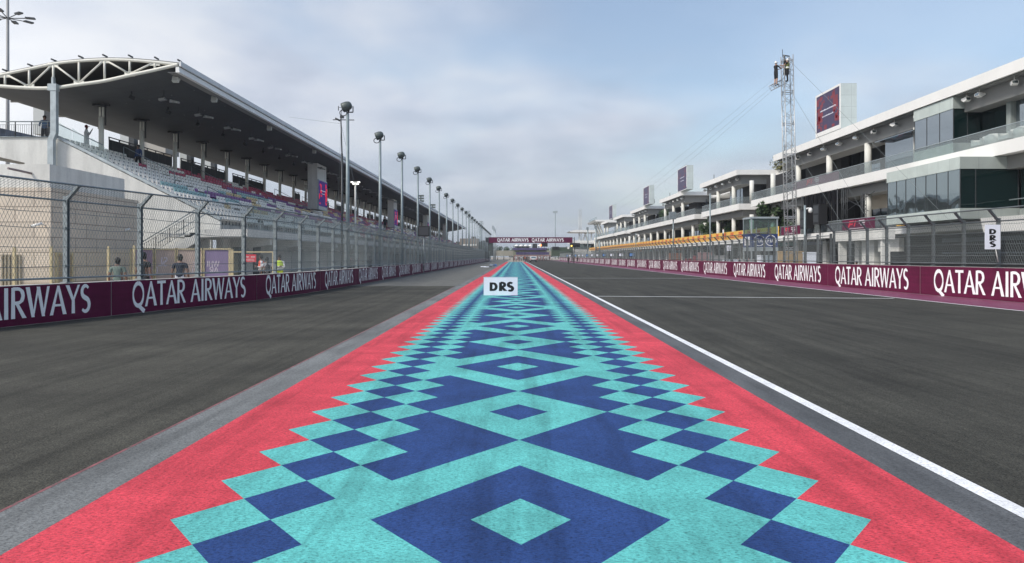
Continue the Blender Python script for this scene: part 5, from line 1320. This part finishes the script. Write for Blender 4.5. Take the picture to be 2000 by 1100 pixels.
m.box(xa, xa + 3.1, GYY - .2, GYY + .1, z0 - 1.3, z0 - .05); part(r_, 'light_box', m, black)
m = MB(); m.tube((PX(1116, GYY), GYY - .65, PZ(480.5, GYY)), (PX(1116, GYY), GYY - .5, PZ(480.5, GYY)), .22, 10); part(r_, 'signal_lamp', m, mat('yellow_lit', (.9, .6, .1), .4, emit=(1, .6, .1, 3)), label='lit yellow signal lamp')

# ================================================================ FAR BACKGROUND
def bld(name, px0, px1, yt, yb, Y, mt, label, cat, depth=8, extra=None, group=None):
    x0, x1 = PX(px0, Y), PX(px1, Y); z0, z1 = max(0, PZ(yb, Y)), PZ(yt, Y)
    r = thing(name, label, cat, ((x0 + x1) / 2, Y, 0), group)
    m = MB(); m.box(x0, x1, Y, Y + depth, z0, z1); part(r, 'wall', m, mt)
    return r, x0, x1, z0, z1
r_, x0, x1, z0, z1 = bld('viewing_platform', 1002, 1068, 485, 487.5, 330, mat('plat', (.35, .34, .33), .8), 'distant raised terrace with purple banner and white parasols under the gantry', 'platform')
m = MB(); m.box(x0, x1, 329.8, 329.98, PZ(488.5, 330), PZ(484.5, 330)); part(r_, 'purple_band', m, mat('far_purple', (.075, .055, .15), .8, var=.3, scale=.5))
m = MB(); m.box(x0, x1, 331, 338, 0, PZ(488, 330)); part(r_, 'base', m, mat('olive_base', (.22, .22, .16), .9, var=.2, scale=.3))
m = MB()
for px in range(1004, 1070, 6): m.tube((PX(px, 332), 332, PZ(485, 332)), (PX(px, 332), 332, PZ(478, 332)), .1, 6)
part(r_, 'posts', m, darksteel)
m = MB(); m.box(PX(1041, 333), PX(1049, 333), 333, 338, PZ(485, 333), PZ(476, 333)); m.box(x0 + 1, x1 - 8, 337, 338, PZ(485, 333), PZ(479, 333)); part(r_, 'bay_shade', m, dark)  # near-black boxes carrying the shade of open bays in their colour
par = None
for i, px in enumerate((1009, 1018, 1027, 1036, 1054)):
    m = MB(); m.lathe((0, 0, 0), [(1.15, 0), (1.1, .12), (.12, .85), (.04, .95)], 8); m.tube((0, 0, -1.6), (0, 0, .1), .05)
    x = PX(px, 331.5)
    if par is None: par = bpy.data.objects.new('parasol', m.mesh('parasol', white)); C.objects.link(par); o = par
    else: o = par.copy(); C.objects.link(o)
    o.location = (x, 331.5, PZ(481, 331.5)); tag(o, f'tiny white parasol on the distant terrace, {ORD[i]} from the left', 'parasol', 'parasols on the distant terrace')
m = MB()
for k in range(9):
    xa = PX(1008 + k * 7.2, 320); m.box(xa, xa + 1.5, 320, 320.1, PZ(497.5, 320), PZ(492.8, 320)); m.tube((xa + 1.6, 320, 0), (xa + 1.6, 320, PZ(492, 320)), .05)
solo('banner_row', m, mat('far_purple', (.075, .055, .15), .8, var=.3, scale=.5), 'distant row of purple banners across the end of the track', 'banners', None, (0, 320, 0))
m = MB(); m.box(PX(1004, 316), PX(1075, 316), 316, 316.4, 0, PZ(498.5, 316)); m.mi = 1
for k in range(11): m.box(PX(1006 + k * 6.3, 316), PX(1010.5 + k * 6.3, 316), 315.9, 315.998, .2, PZ(500, 316))
solo('cross_barrier', m, [mat('pale_red', (.28, .13, .13), .7), mat('dull_white', (.42, .42, .42), .7, var=.3, scale=.6)], 'distant red and white barrier closing the end of the straight', 'barrier', None, (0, 316, 0))
bld('retaining_wall', 952, 1112, 489.5, 500, 345, mat('tan_wall', (.34, .32, .26), .9, var=.2, scale=.2), 'long low tan wall far behind the end of the straight', 'wall', 3)
bld('retaining_wall', 1030, 1082, 495, 500, 350, mat('olive_wall', (.20, .21, .12), .9), 'low olive green embankment wall beyond the purple banners', 'wall', 3)
r_, x0, x1, z0, z1 = bld('service_hut', 1078, 1119, 483, 500, 300, mat('hut_green', (.055, .085, .05), .7, var=.3), 'dark green scaffold hut with a round white emblem right of the gantry centre', 'hut', 6)
m = MB(); m.tube((PX(1110, 299.8), 299.9, PZ(484.5, 299.8)), (PX(1110, 299.8), 299.98, PZ(484.5, 299.8)), .5, 12); part(r_, 'emblem', m, white)
m = MB(); m.box(PX(1079, 299.7), PX(1092, 299.7), 299.7, 299.98, PZ(487, 300), PZ(482, 300)); part(r_, 'dark_sign', m, black)
r_, x0, x1, z0, z1 = bld('race_tower', 1118, 1165, 470, 500, 310, whitewall, 'pale low control building at the far end of the pit lane', 'building', 14)
m = MB(); m.box(x0 + .5, x1 - .5, 309.8, 309.98, PZ(486, 310), PZ(477, 310)); part(r_, 'window', m, glassdark)
m = MB(); m.box(x0 - 1, x1 + 2, 309, 324, PZ(476, 310), PZ(472, 310)); part(r_, 'roof', m, white)
Y = 335; r_ = thing('canopy_roof', 'thin white angular canopy beyond the pit building end', 'canopy', (PX(1135, Y), Y, 0))
m = MB(); m.prism_y([(PX(1112, Y), PZ(452, Y)), (PX(1124, Y), PZ(449, Y)), (PX(1166, Y), PZ(450, Y)), (PX(1166, Y), PZ(454, Y)), (PX(1116, Y), PZ(453.5, Y))], Y, Y + 18); part(r_, 'roof', m, white)
m = MB()
for a_, b_ in ((1132, 1132), (1137, 1146), (1150, 1142), (1156, 1156)):
    m = MB(); m.tube((PX(a_, Y), Y + 2, 0 if a_ == b_ else PZ(474, Y)), (PX(b_, Y), Y + 2, PZ(453, Y)), .3, 6); part(r_, 'leg', m, column_m)
# far masts
Y = 420; x = PX(1084.5, Y); r_ = thing('floodlight_mast', 'slender distant mast with a wide flat lamp panel above the gantry', 'mast', (x, Y, 0))
m = MB(); m.tube((x, Y, 0), (x, Y, PZ(416, Y)), .25, 8); part(r_, 'pole', m, polem)
m = MB(); m.box(PX(1080, Y), PX(1089, Y), Y - .3, Y, PZ(416.5, Y), PZ(412, Y)); part(r_, 'lamp_panel', m, galv_l)
Y = 380; x = PX(1133, Y); r_ = thing('lattice_mast', 'distant pale lattice mast left of the pit building end', 'mast', (x, Y, 0))
m = MB(); truss_line(m, (x, Y, 0), (x, Y, PZ(409, Y)), 1.1, 16, .12, .07); part(r_, 'mast', m, truss_al)
for i, (px, yt, Y) in enumerate(((963.5, 441, 320), (966, 444, 330), (968, 448, 345))):
    x = PX(px, Y); r_ = thing('floodlight_mast', f'distant pale floodlight mast above the left end of the gantry, {ORD[i]} of three', 'mast', (x, Y, 0), 'three masts by the gantry')
    m = MB(); m.tube((x, Y, 0), (x, Y, PZ(yt, Y)), .2, 6); part(r_, 'pole', m, galv_l)
    m = MB(); m.box(x - .6, x + .1, Y - .2, Y, PZ(yt + 7, Y), PZ(yt, Y)); part(r_, 'lamp_panel', m, galv_l)
for i, (px, py, Y) in enumerate(((822, 381, 205), (845, 399, 225), (915, 412, 300), (940, 432, 310), (938, 444, 330), (922, 424, 330))):
    x = PX(px, Y); r_ = thing('floodlight_mast', f'floodlight panel mast standing behind the far grandstand, {ORD[i]} of six', 'mast', (x, Y, 0), 'masts behind the grandstand')
    m = MB(); m.tube((x, Y, 0), (x, Y, PZ(py, Y)), .2, 6); part(r_, 'pole', m, polem)
    m = MB()
    for q in range(4): m.box(x - .9, x + .9, Y - .3, Y - .01, PZ(py, Y) - q * .75 - .5, PZ(py, Y) - q * .75)
    part(r_, 'lamp_panel', m, lampgreen if i < 2 else galv_l)
r_, x0, x1, z0, z1 = bld('far_house', 898, 934, 466, 500, 330, mat('brown_wall', (.24, .21, .18), .9, var=.2, scale=.3), 'grey-brown flat roofed building beyond the end of the grandstand', 'building', 14)
m = MB(); m.box(PX(920, 330), PX(928, 330), 331, 336, z1, PZ(462, 330)); m.box(PX(890, 330), PX(900, 330), 331, 336, 0, PZ(472, 330)); part(r_, 'roof_room', m, mat('brown_dark', (.13, .12, .11), .9))
m = MB(); m.box(PX(903, 330), PX(932, 330), 329.9, 329.99, PZ(480, 330), PZ(477, 330)); part(r_, 'window', m, whitewall)
r_, x0, x1, z0, z1 = bld('far_house', 934, 962, 474, 500, 300, mat('dk_green_tent', (.05, .065, .06), .7, var=.3), 'dark green tented structure left of the gantry', 'structure', 8)
m = MB(); m.prism_y([(x0, z1), (x1, z1), ((x0 + x1) / 2 + 1, z1 + .9), ((x0 + x1) / 2 - 1, z1 + .9)], 299.5, 308.5); part(r_, 'roof', m, darksteel)

# ================================================================ TREES
def leaves(m, c, rad, n, size, rnd, flat=1.0):
    for _ in range(n):
        while True:
            p = Vector((rnd.uniform(-1, 1), rnd.uniform(-1, 1), rnd.uniform(-1, 1)))
            if .25 < p.length < 1: break
        p = Vector((p.x * rad[0], p.y * rad[1], p.z * rad[2])) + Vector(c)
        a = Vector((rnd.uniform(-1, 1), rnd.uniform(-1, 1), rnd.uniform(-1, 1))).normalized(); b = a.orthogonal().normalized(); s = size * rnd.uniform(.6, 1.3)
        a *= s; b *= s * .55
        m.quad(p - a, p + b, p + a, p - b)
def tree(loc, h, cr, label, seed, group=None, mt=None, n=900, clumps=9, name='leafy_tree', cat='tree'):
    rnd = random.Random(seed); x, y, z = loc
    r = thing(name, label, cat, loc, group)
    m = MB(); m.tube((x, y, z), (x + .1, y, z + h * .5), .05 * h / 2 + .03, 8, r2=.06); m2 = MB()
    for k in range(clumps):
        t = rnd.uniform(0, 2 * math.pi); q = rnd.uniform(.1, .75); c = (x + cr * q * math.cos(t), y + cr * q * math.sin(t), z + h * rnd.uniform(.35, .9))
        m.tube((x + .05, y, z + h * rnd.uniform(.25, .5)), c, .05, 5, r2=.015)
        rr = cr * rnd.uniform(.3, .55); leaves(m2, c, (rr, rr, rr * .8), n // clumps, .16 + cr * .03, rnd)
    part(r, 'trunk', m, barkm); part(r, 'crown', m2, mt or leafm)
    return r
tree((31.6, 88.5, 4.06), 4.0, 2.3, 'dense green tree on the first floor terrace left of the lattice tower', 1, n=2400, clumps=14)
tree((32.6, 84.5, 4.06), 4.2, 2.2, 'dark green tree in the shade behind the lattice tower', 2, n=1800, clumps=12)
tree((31.8, 118.6, 4.06), 4.2, 1.9, 'green tree on the terrace below the third roof', 3, n=1600, clumps=12)
tree((33.4, 110, 4.06), 3.8, 2.0, 'dark bushy tree between the lower columns left of the booth', 4, n=1500, clumps=12)
tree((33, 158, 8.9), 3.0, 2.0, 'small shrub on the far upper terrace', 5, n=700, name='shrub', cat='shrub')
tree((36.8, 92, 12.9), 1.3, 3.0, 'dry rooftop shrub above the terrace left of the lattice tower', 6, mt=leafm2, n=1600, clumps=16, name='shrub', cat='shrub')
tree((38.5, 98, 13.5), 1.3, 3.2, 'dry rooftop shrub farther back beside the tower', 8, mt=leafm2, n=1600, clumps=16, name='shrub', cat='shrub')
for i, (px, Y, h, c, lab) in enumerate(((972, 360, 7.5, 3.5, 'distant bare tree left of the purple terrace'), (984, 365, 8, 4, 'distant round tree second left of the terrace'), (996, 350, 6, 4.5, 'distant dark tree touching the terrace'),
        (1095, 340, 5, 4, 'distant green tree behind the dark green hut'), (1104, 345, 6, 4, 'distant green tree right of the hut emblem'), (1072, 350, 5.5, 3.6, 'distant dark tree between terrace and hut'))):
    tree((PX(px, Y), Y, 0), h, c, lab, 20 + i, 'distant trees beyond the straight', n=700)

# ================================================================ CAR
Y = 216.0; cx0 = PX(1042, Y)
r_ = thing('parked_car', 'white off-road car seen from behind, stopped far down the track', 'car', (cx0, Y, 0))
m = MB(); m.prism_x([(Y, .45), (Y, 1.05), (Y + .1, 1.12), (Y + .35, 1.78), (Y + 3.2, 1.8), (Y + 3.9, 1.15), (Y + 4.8, 1.05), (Y + 4.9, .45)], cx0 - .93, cx0 + .93); part(r_, 'body', m, mat('car_white', (.62, .62, .60), .3))
m = MB(); m.prism_x([(Y + .09, 1.14), (Y + .33, 1.70), (Y + .325, 1.705), (Y + .085, 1.145)], cx0 - .72, cx0 + .72); part(r_, 'rear_window', m, glassdark)
m = MB(); m.box(cx0 - .90, cx0 + .90, Y - .08, Y - .002, .42, .72); part(r_, 'bumper', m, black)
for sx in (-1, 1):
    m = MB(); m.box(cx0 + sx * .78 - .1, cx0 + sx * .78 + .1, Y - .03, Y - .003, .78, 1.02); part(r_, 'tail_light', m, redsign)
    for yy in (Y + .9, Y + 3.9):
        m = MB(); m.tube((cx0 + sx * .66, yy, .38), (cx0 + sx * .95, yy, .38), .38, 16); w_ = part(r_, 'wheel', m, black)
        m = MB(); m.tube((cx0 + sx * .951, yy, .38), (cx0 + sx * .96, yy, .38), .2, 12); part(r_, 'rim', m, galv_l, parent=w_)
# debris on the road
for i, (px, py, w, h, c, lab) in enumerate(((944, 521.5, .9, .08, boardwh, 'small white mat lying on the left road, leftmost'), (950, 522, .8, .08, boardwh, 'small white mat lying second from left on the left road'),
        (957, 521.5, .7, .15, darksteel, 'dark low bag on the left road'), (961.5, 520.5, .9, .4, mat('bluegrey_bag', (.2, .24, .3), .7), 'blue-grey bag on the left road'), (966.5, 520.5, .6, .4, mat('blue_bag', (.06, .14, .34), .7), 'blue bag, rightmost of the things on the left road'))):
    Y = 2380 / (py - HY); x = PX(px, Y); m = MB(); m.prism_x([(Y, 0), (Y + .6, 0), (Y + .55, h * .8), (Y + .3, h), (Y + .05, h * .7)], x - w / 2, x + w / 2)
    solo('dropped_bag' if h > .1 else 'road_mat', m, c, lab, 'bag' if h > .1 else 'mat', 'things left on the road', (x, Y, 0))

# ================================================================ PEOPLE
SKIN = mat('skin_tan', (.40, .24, .17), .6); SKIND = mat('skin_brown', (.20, .11, .075), .6); HAIR = mat('hair_black', (.012, .010, .009), .7)
SHOE = mat('shoe', (.03, .03, .03), .6)
def cloth(n, c): return mat('cloth_' + n, c, .85, var=.12, scale=9)
def person(loc, label, h=1.75, rz=0, shirt=None, pants=None, skin=None, sleeve=.5, arms='down', legs='stand', hair=True, cap=None, vest=None, robe=None, shorts=False, fingers=True, sub=2, hold=None, longhair=False, pack=None):
    """faces +y locally, feet at z = 0 in metres for a 1.75 m body; scaled to h"""
    S = h / 1.75; v = []; e = []; rad = []; reg = []
    def add(p, r, parent, g):
        v.append(Vector(p) * S); rad.append((r[0] * S, r[1] * S) if isinstance(r, tuple) else (r * S, r * S))
        if parent is not None: e.append((parent, len(v) - 1)); reg.append(g)
        return len(v) - 1
    pel = add((0, 0, .96), (.145, .105), None, '')
    sp = add((0, 0, 1.12), (.135, .10), pel, 'shirt'); ch = add((0, -.01, 1.32), (.155, .115), sp, 'shirt'); nb = add((0, -.01, 1.44), (.085, .08), ch, 'shirt')
    nk = add((0, 0, 1.50), .055, nb, 'skin'); hd = add((0, .02, 1.60), (.078, .092), nk, 'head'); ht = add((0, .01, 1.69), (.07, .082), hd, 'head'); add((0, .09, 1.585), .022, hd, 'head')
    for s in (-1, 1):
        sh = add((.175 * s, -.01, 1.40), .062, ch if False else nb, 'shirt')
        if arms == 'down': el, wr = (.235 * s, -.03, 1.13), (.25 * s, .04, .88)
        elif arms == 'crossed': el, wr = (.235 * s, .03, 1.14), (-.06 * s, .20, 1.17)
        elif arms == 'camera': el, wr = (.22 * s, .14, 1.16), (.07 * s, .27, 1.42)
        elif arms == 'reach': el, wr = (.23 * s, .20, 1.22), (.16 * s, .44, 1.28)
        elif arms == 'hips': el, wr = (.34 * s, -.06, 1.16), (.19 * s, .05, 1.02)
        else: el, wr = (.235 * s, .03, 1.13), (.16 * s, .26, 1.08)
        mid = tuple((a + b) / 2 for a, b in zip((.175 * s, -.01, 1.40), el))
        um = add(mid, .048, sh, 'shirt'); eI = add(el, .040, um, 'shirt' if sleeve > .6 else 'skin')
        wI = add(wr, .027, eI, 'shirt' if sleeve > .9 else 'skin'); d_ = (Vector(wr) - Vector(el)).normalized(); hn = Vector(wr) + d_ * .07
        hI = add(hn, (.034, .020), wI, 'skin')
        if fingers:
            side = d_.cross(Vector((0, 1, 0)) if abs(d_.y) < .8 else Vector((0, 0, 1))).normalized()
            for k in range(4):
                f = hn + side * (.022 * (k - 1.5)) + d_ * (.05 + (.008, .016, .012, 0)[k]); k1 = add(f, .0085, hI, 'skin'); add(f + d_ * .032 + Vector((0, .012, 0)), .0075, k1, 'skin')
            k1 = add(hn + side * (-.045 * 1) + d_ * .0 + Vector((0, .015, 0)), .010, hI, 'skin'); add(hn + side * -.05 + d_ * .035 + Vector((0, .02, 0)), .009, k1, 'skin')
        hp = add((.088 * s, 0, .90), .092, pel, 'pants')
        st = .10 if (legs == 'walk' and s > 0) else (-.10 if legs == 'walk' else 0)
        kn = add((.10 * s, .015 + st, .50), .062, hp, 'pants'); cm = add((.10 * s, -.01 + st * 1.6, .30), .052, kn, 'calf'); an = add((.10 * s, -.02 + st * 2.2, .09), .040, cm, 'calf'); add((.11 * s, .14 + st * 2.2, .035), .038, an, 'shoe')
    me = bpy.data.meshes.new('tmp'); me.from_pydata(v, e, []); ob = bpy.data.objects.new('tmp', me); C.objects.link(ob)
    mo = ob.modifiers.new('s', 'SKIN'); mo.use_smooth_shade = True
    for i, sv in enumerate(me.skin_vertices[0].data): sv.radius = rad[i]; sv.use_root = (i == 0)
    ss_ = ob.modifiers.new('b', 'SUBSURF'); ss_.levels = sub; ss_.render_levels = sub
    dg = bpy.context.evaluated_depsgraph_get(); dg.update()
    body = bpy.data.meshes.new_from_object(ob.evaluated_get(dg)); bpy.data.objects.remove(ob); body.name = 'body'
    skin = skin or SKIND; shirt = shirt or cloth('grey', (.3, .3, .3)); pants = pants or cloth('dark', (.03, .03, .035))
    mats_ = [skin, shirt, pants, SHOE, HAIR]; body.materials.clear()
    for m_ in mats_: body.materials.append(m_)
    segs_ = [(v[a], v[b], g) for (a, b), g in zip(e, reg)]
    for p in body.polygons:
        c = p.center; best = None; bd = 9
        for a, b, g in segs_:
            ab = b - a; t = max(0, min(1, (c - a).dot(ab) / max(1e-9, ab.length_squared))); dd = (c - a - ab * t).length
            if dd < bd: bd = dd; best = g
        idx = {'skin': 0, 'head': 0, 'shirt': 1, 'pants': 2, 'calf': 0 if shorts else 2, 'shoe': 3}[best]
        if idx == 1 and c.z > 1.455 * S: idx = 0
        if best == 'head' or best == 'skin':
            if c.z > 1.53 * S and hair and abs(c.x) < .13 * S and (c.y < .02 * S or c.z > 1.70 * S): idx = 4
        if robe and c.z < 1.44 * S and best in ('pants', 'calf', 'shirt'): idx = 1
        p.material_index = idx; p.use_smooth = True
    if fingers:
        for vv in body.vertices: vv.co.x *= 1.12 if vv.co.z < 1.5 * S else 1.04
    root = thing('person', label, 'person', loc, None, rz)
    b = bpy.data.objects.new('body', body); C.objects.link(b); b.parent = root
    if hair:
        m = MB(); m.lathe((0, -.012 * S, 1.60 * S), [(.082 * S, -.02 * S), (.093 * S, .05 * S), (.088 * S, .11 * S), (.05 * S, .155 * S), (.01 * S, .165 * S)], 12)
        if longhair: m.tube((0, -.09 * S, 1.62 * S), (0, -.13 * S, 1.25 * S), .06 * S, 8, r2=.025 * S)
        part(root, 'hair', m, HAIR if cap is None else cap, local=True)
        if cap is not None:
            m = MB(); m.box(-.07 * S, .07 * S, .05 * S, .17 * S, 1.655 * S, 1.67 * S); part(root, 'cap_peak', m, cap, local=True)
    if vest:
        m = MB(); pr = [(.16, .95), (.168, 1.0), (.172, 1.12), (.185, 1.30), (.165, 1.42), (.10, 1.47)]; n = 16
        rings = []
        for r, z in pr: rings.append([(r * S * 1.12 * math.cos(2 * math.pi * i / n), (r * .80) * S * math.sin(2 * math.pi * i / n) - .01 * S, z * S) for i in range(n)])
        m.smooth = True
        for k, (A, B) in enumerate(zip(rings, rings[1:])):
            m.mi = 1 if k == 1 else 0
            for i in range(n):
                if k >= 3 and (i in (0, 15, 7, 8)): continue
                m.quad(A[i], A[(i + 1) % n], B[(i + 1) % n], B[i])
        part(root, 'safety_vest', m, [vest, mat('reflective_strip', (.75, .76, .7), .3)], local=True)
    if robe:
        m = MB(); n = 14; pr = [(.20, .08), (.19, .5), (.175, .9), (.17, 1.15), (.185, 1.32)]; m.smooth = True
        for (r0, z0), (r1, z1) in zip(pr, pr[1:]):
            for i in range(n):
                a, b_ = 2 * math.pi * i / n, 2 * math.pi * (i + 1) / n
                m.quad((r0 * S * math.cos(a), r0 * .8 * S * math.sin(a), z0 * S), (r0 * S * math.cos(b_), r0 * .8 * S * math.sin(b_), z0 * S), (r1 * S * math.cos(b_), r1 * .8 * S * math.sin(b_), z1 * S), (r1 * S * math.cos(a), r1 * .8 * S * math.sin(a), z1 * S))
        part(root, 'robe', m, robe, local=True)
    if pack:
        m = MB(); m.lathe((0, -.19 * S, 1.0 * S), [(.08 * S, 0), (.13 * S, .05 * S), (.13 * S, .3 * S), (.07 * S, .38 * S)], 10); part(root, 'backpack', m, pack, local=True)
    return root
def pp(px, Y, z=0): return (PX(px, Y), Y, z)
person(pp(230, 22.8), 'person with dark hair in a grey-green T-shirt, back turned, leftmost behind the fence', 1.66, R(10), cloth('sage', (.15, .20, .175)), cloth('jeans', (.04, .05, .08)))
person(pp(281, 24.2), 'tall person in a black T-shirt behind a fence post, back turned', 1.84, R(-12), cloth('black', (.012, .012, .014)), cloth('dark', (.03, .03, .035)))
person(pp(352, 25.2), 'person in a navy T-shirt and pale trousers, back turned, rightmost of the three', 1.77, R(5), cloth('navy', (.012, .018, .04)), cloth('pale', (.5, .52, .6)), skin=SKIND)
person(pp(510, 36), 'person in a white shirt and orange-red safety vest with folded arms', 1.78, R(115), cloth('white', (.7, .7, .72)), cloth('dark', (.03, .03, .035)), sleeve=1, arms='crossed', vest=mat('vest_orange', (.85, .12, .06), .6))
person(pp(521.5, 35.5), 'person with long dark hair, white shirt and dark backpack facing the orange vest', 1.66, R(30), cloth('white', (.7, .7, .72)), cloth('dark', (.03, .03, .035)), sleeve=.5, longhair=True, pack=cloth('pack', (.02, .02, .03)))
person(pp(546, 36.5), 'person in a bright yellow safety vest and black cap with folded arms', 1.78, R(180), cloth('white', (.7, .7, .72)), cloth('yellowtr', (.55, .65, .05)), sleeve=1, arms='crossed', cap=cloth('capblack', (.01, .01, .012)), vest=mat('vest_yellow', (.62, .85, .05), .6))
person(pp(87, 42, 8.22), 'person in a blue jacket and dark cap standing on the raised concourse', 1.74, R(200), cloth('denim', (.09, .15, .25)), cloth('dark', (.03, .03, .035)), sleeve=1, arms='front', cap=cloth('capblack', (.01, .01, .012)))
person((PX(169, 44), 44, 8.05), 'person in a long grey-white robe and dark red cap taking a picture', 1.72, R(-60), cloth('robe', (.52, .54, .55)), cloth('robe', (.52, .54, .55)), sleeve=1, arms='camera', robe=cloth('robe', (.52, .54, .55)), cap=cloth('capred', (.12, .01, .02)))
person((PX(270, 46), 46, 7.15), 'person in a blue jacket with a white badge climbing between the seats', 1.72, R(160), cloth('blue', (.03, .06, .16)), cloth('dark', (.03, .03, .035)), sleeve=1, arms='down', legs='walk')
person((PX(723, 53), 53, 0), 'dark clothed person working behind the fence beside the grandstand', 1.75, R(70), cloth('black', (.012, .012, .014)), sleeve=1, arms='reach')
person((PX(752, 78), 78, 4.3), 'distant dark figure standing among the middle grandstand seats', 1.75, R(200), cloth('black', (.012, .012, .014)), sleeve=1, fingers=False, sub=1)
person((PX(881, 165), 165, 3.1), 'distant dark figure standing at the far grandstand railing', 1.75, R(150), cloth('black', (.012, .012, .014)), sleeve=1, fingers=False, sub=1)
# workers on the lattice tower
person((PX(1516, TY - .6), TY - .55, PZ(173, TY) + .06), 'person in black shorts and white helmet standing on the tower side platform', 1.68, R(-75), cloth('black', (.012, .012, .014)), cloth('black', (.012, .012, .014)), skin=SKIN, arms='reach', shorts=True, sleeve=.7, cap=mat('helmet_white', (.8, .8, .8), .4))
person((PX(1533, TY), TY - .45, PZ(163, TY)), 'person in black with a yellow harness hanging at the top of the tower', 1.6, R(60), cloth('black', (.012, .012, .014)), cloth('black', (.012, .012, .014)), skin=SKIN, arms='reach', cap=mat('helmet_white', (.8, .8, .8), .4), vest=mat('harness', (.14, .15, .04), .8))
person(pp(1461, 68), 'person in a red shirt behind the pit fence left of the booth', 1.75, R(80), cloth('red', (.5, .05, .07)), fingers=False, sub=1)
person(pp(1443, 70), 'person in a pink shirt farther left behind the pit fence', 1.75, R(-60), cloth('pink', (.6, .3, .3)), fingers=False, sub=1)
person((PX(1413, 88), 88.4, 4.06), 'person in a white shirt leaning over the yellow terrace band', 1.78, R(90), cloth('white', (.7, .7, .72)), fingers=False, sub=1, sleeve=1).location = (29.4, 101.5, 4.0)
person(pp(1673, 43), 'person with dark hair and white shirt just behind the pit wall right of the gate', 1.42, R(100), cloth('white', (.7, .7, .72)), sub=1, fingers=False)
far = [(1003, 232, 'black'), (1006, 240, 'white'), (1009, 236, 'white'), (1014, 228, 'navy'), (1018, 245, 'white'), (1022, 238, 'black'), (1025.5, 226, 'orange'), (1028, 222, 'black'), (1030, 248, 'navy'), (1033, 234, 'black'),
       (1051, 236, 'grey'), (1054, 246, 'white'), (1059, 240, 'grey'), (1064, 232, 'white'), (1068, 244, 'white'), (1073, 250, 'black'), (1078, 240, 'white'), (1110, 165, 'black'), (1121, 172, 'black'), (1128, 180, 'black')]
FC = {'black': (.012, .012, .014), 'white': (.7, .7, .72), 'navy': (.02, .03, .08), 'orange': (.7, .12, .05), 'grey': (.3, .3, .32)}
for i, (px, Y, c) in enumerate(far):
    where = ('left of the white car' if px < 1040 else 'right of the white car' if px < 1100 else 'by the far pit wall')
    n_ = [p for p in far if (p[0] < 1040) == (px < 1040) and (p[0] > 1100) == (px > 1100)].index((px, Y, c))
    person(pp(px, Y), f'tiny distant person in {c} {where}, {ORD[n_]} from the left', random.uniform(1.66, 1.84), random.uniform(0, 6.28), cloth(c, FC[c]), legs='walk' if i % 2 else 'stand', fingers=False, sub=1, skin=SKIND)

# ================================================================ HAZE
hm = bpy.data.materials.new('haze_air'); hm.use_nodes = True; t = hm.node_tree; t.nodes.clear()
o_ = t.nodes.new('ShaderNodeOutputMaterial'); v_ = t.nodes.new('ShaderNodeVolumePrincipled')
v_.inputs['Color'].default_value = (0.86, 0.90, 0.95, 1); v_.inputs['Density'].default_value = 0.00038; v_.inputs['Anisotropy'].default_value = 0.3
t.links.new(v_.outputs[0], o_.inputs['Volume'])
m = MB(); m.box(-1510, 1510, -70, 2610, -1.02, 60)
hz_ = bpy.data.objects.new('haze', m.mesh('haze', hm)); C.objects.link(hz_); tag(hz_, kind='stuff')
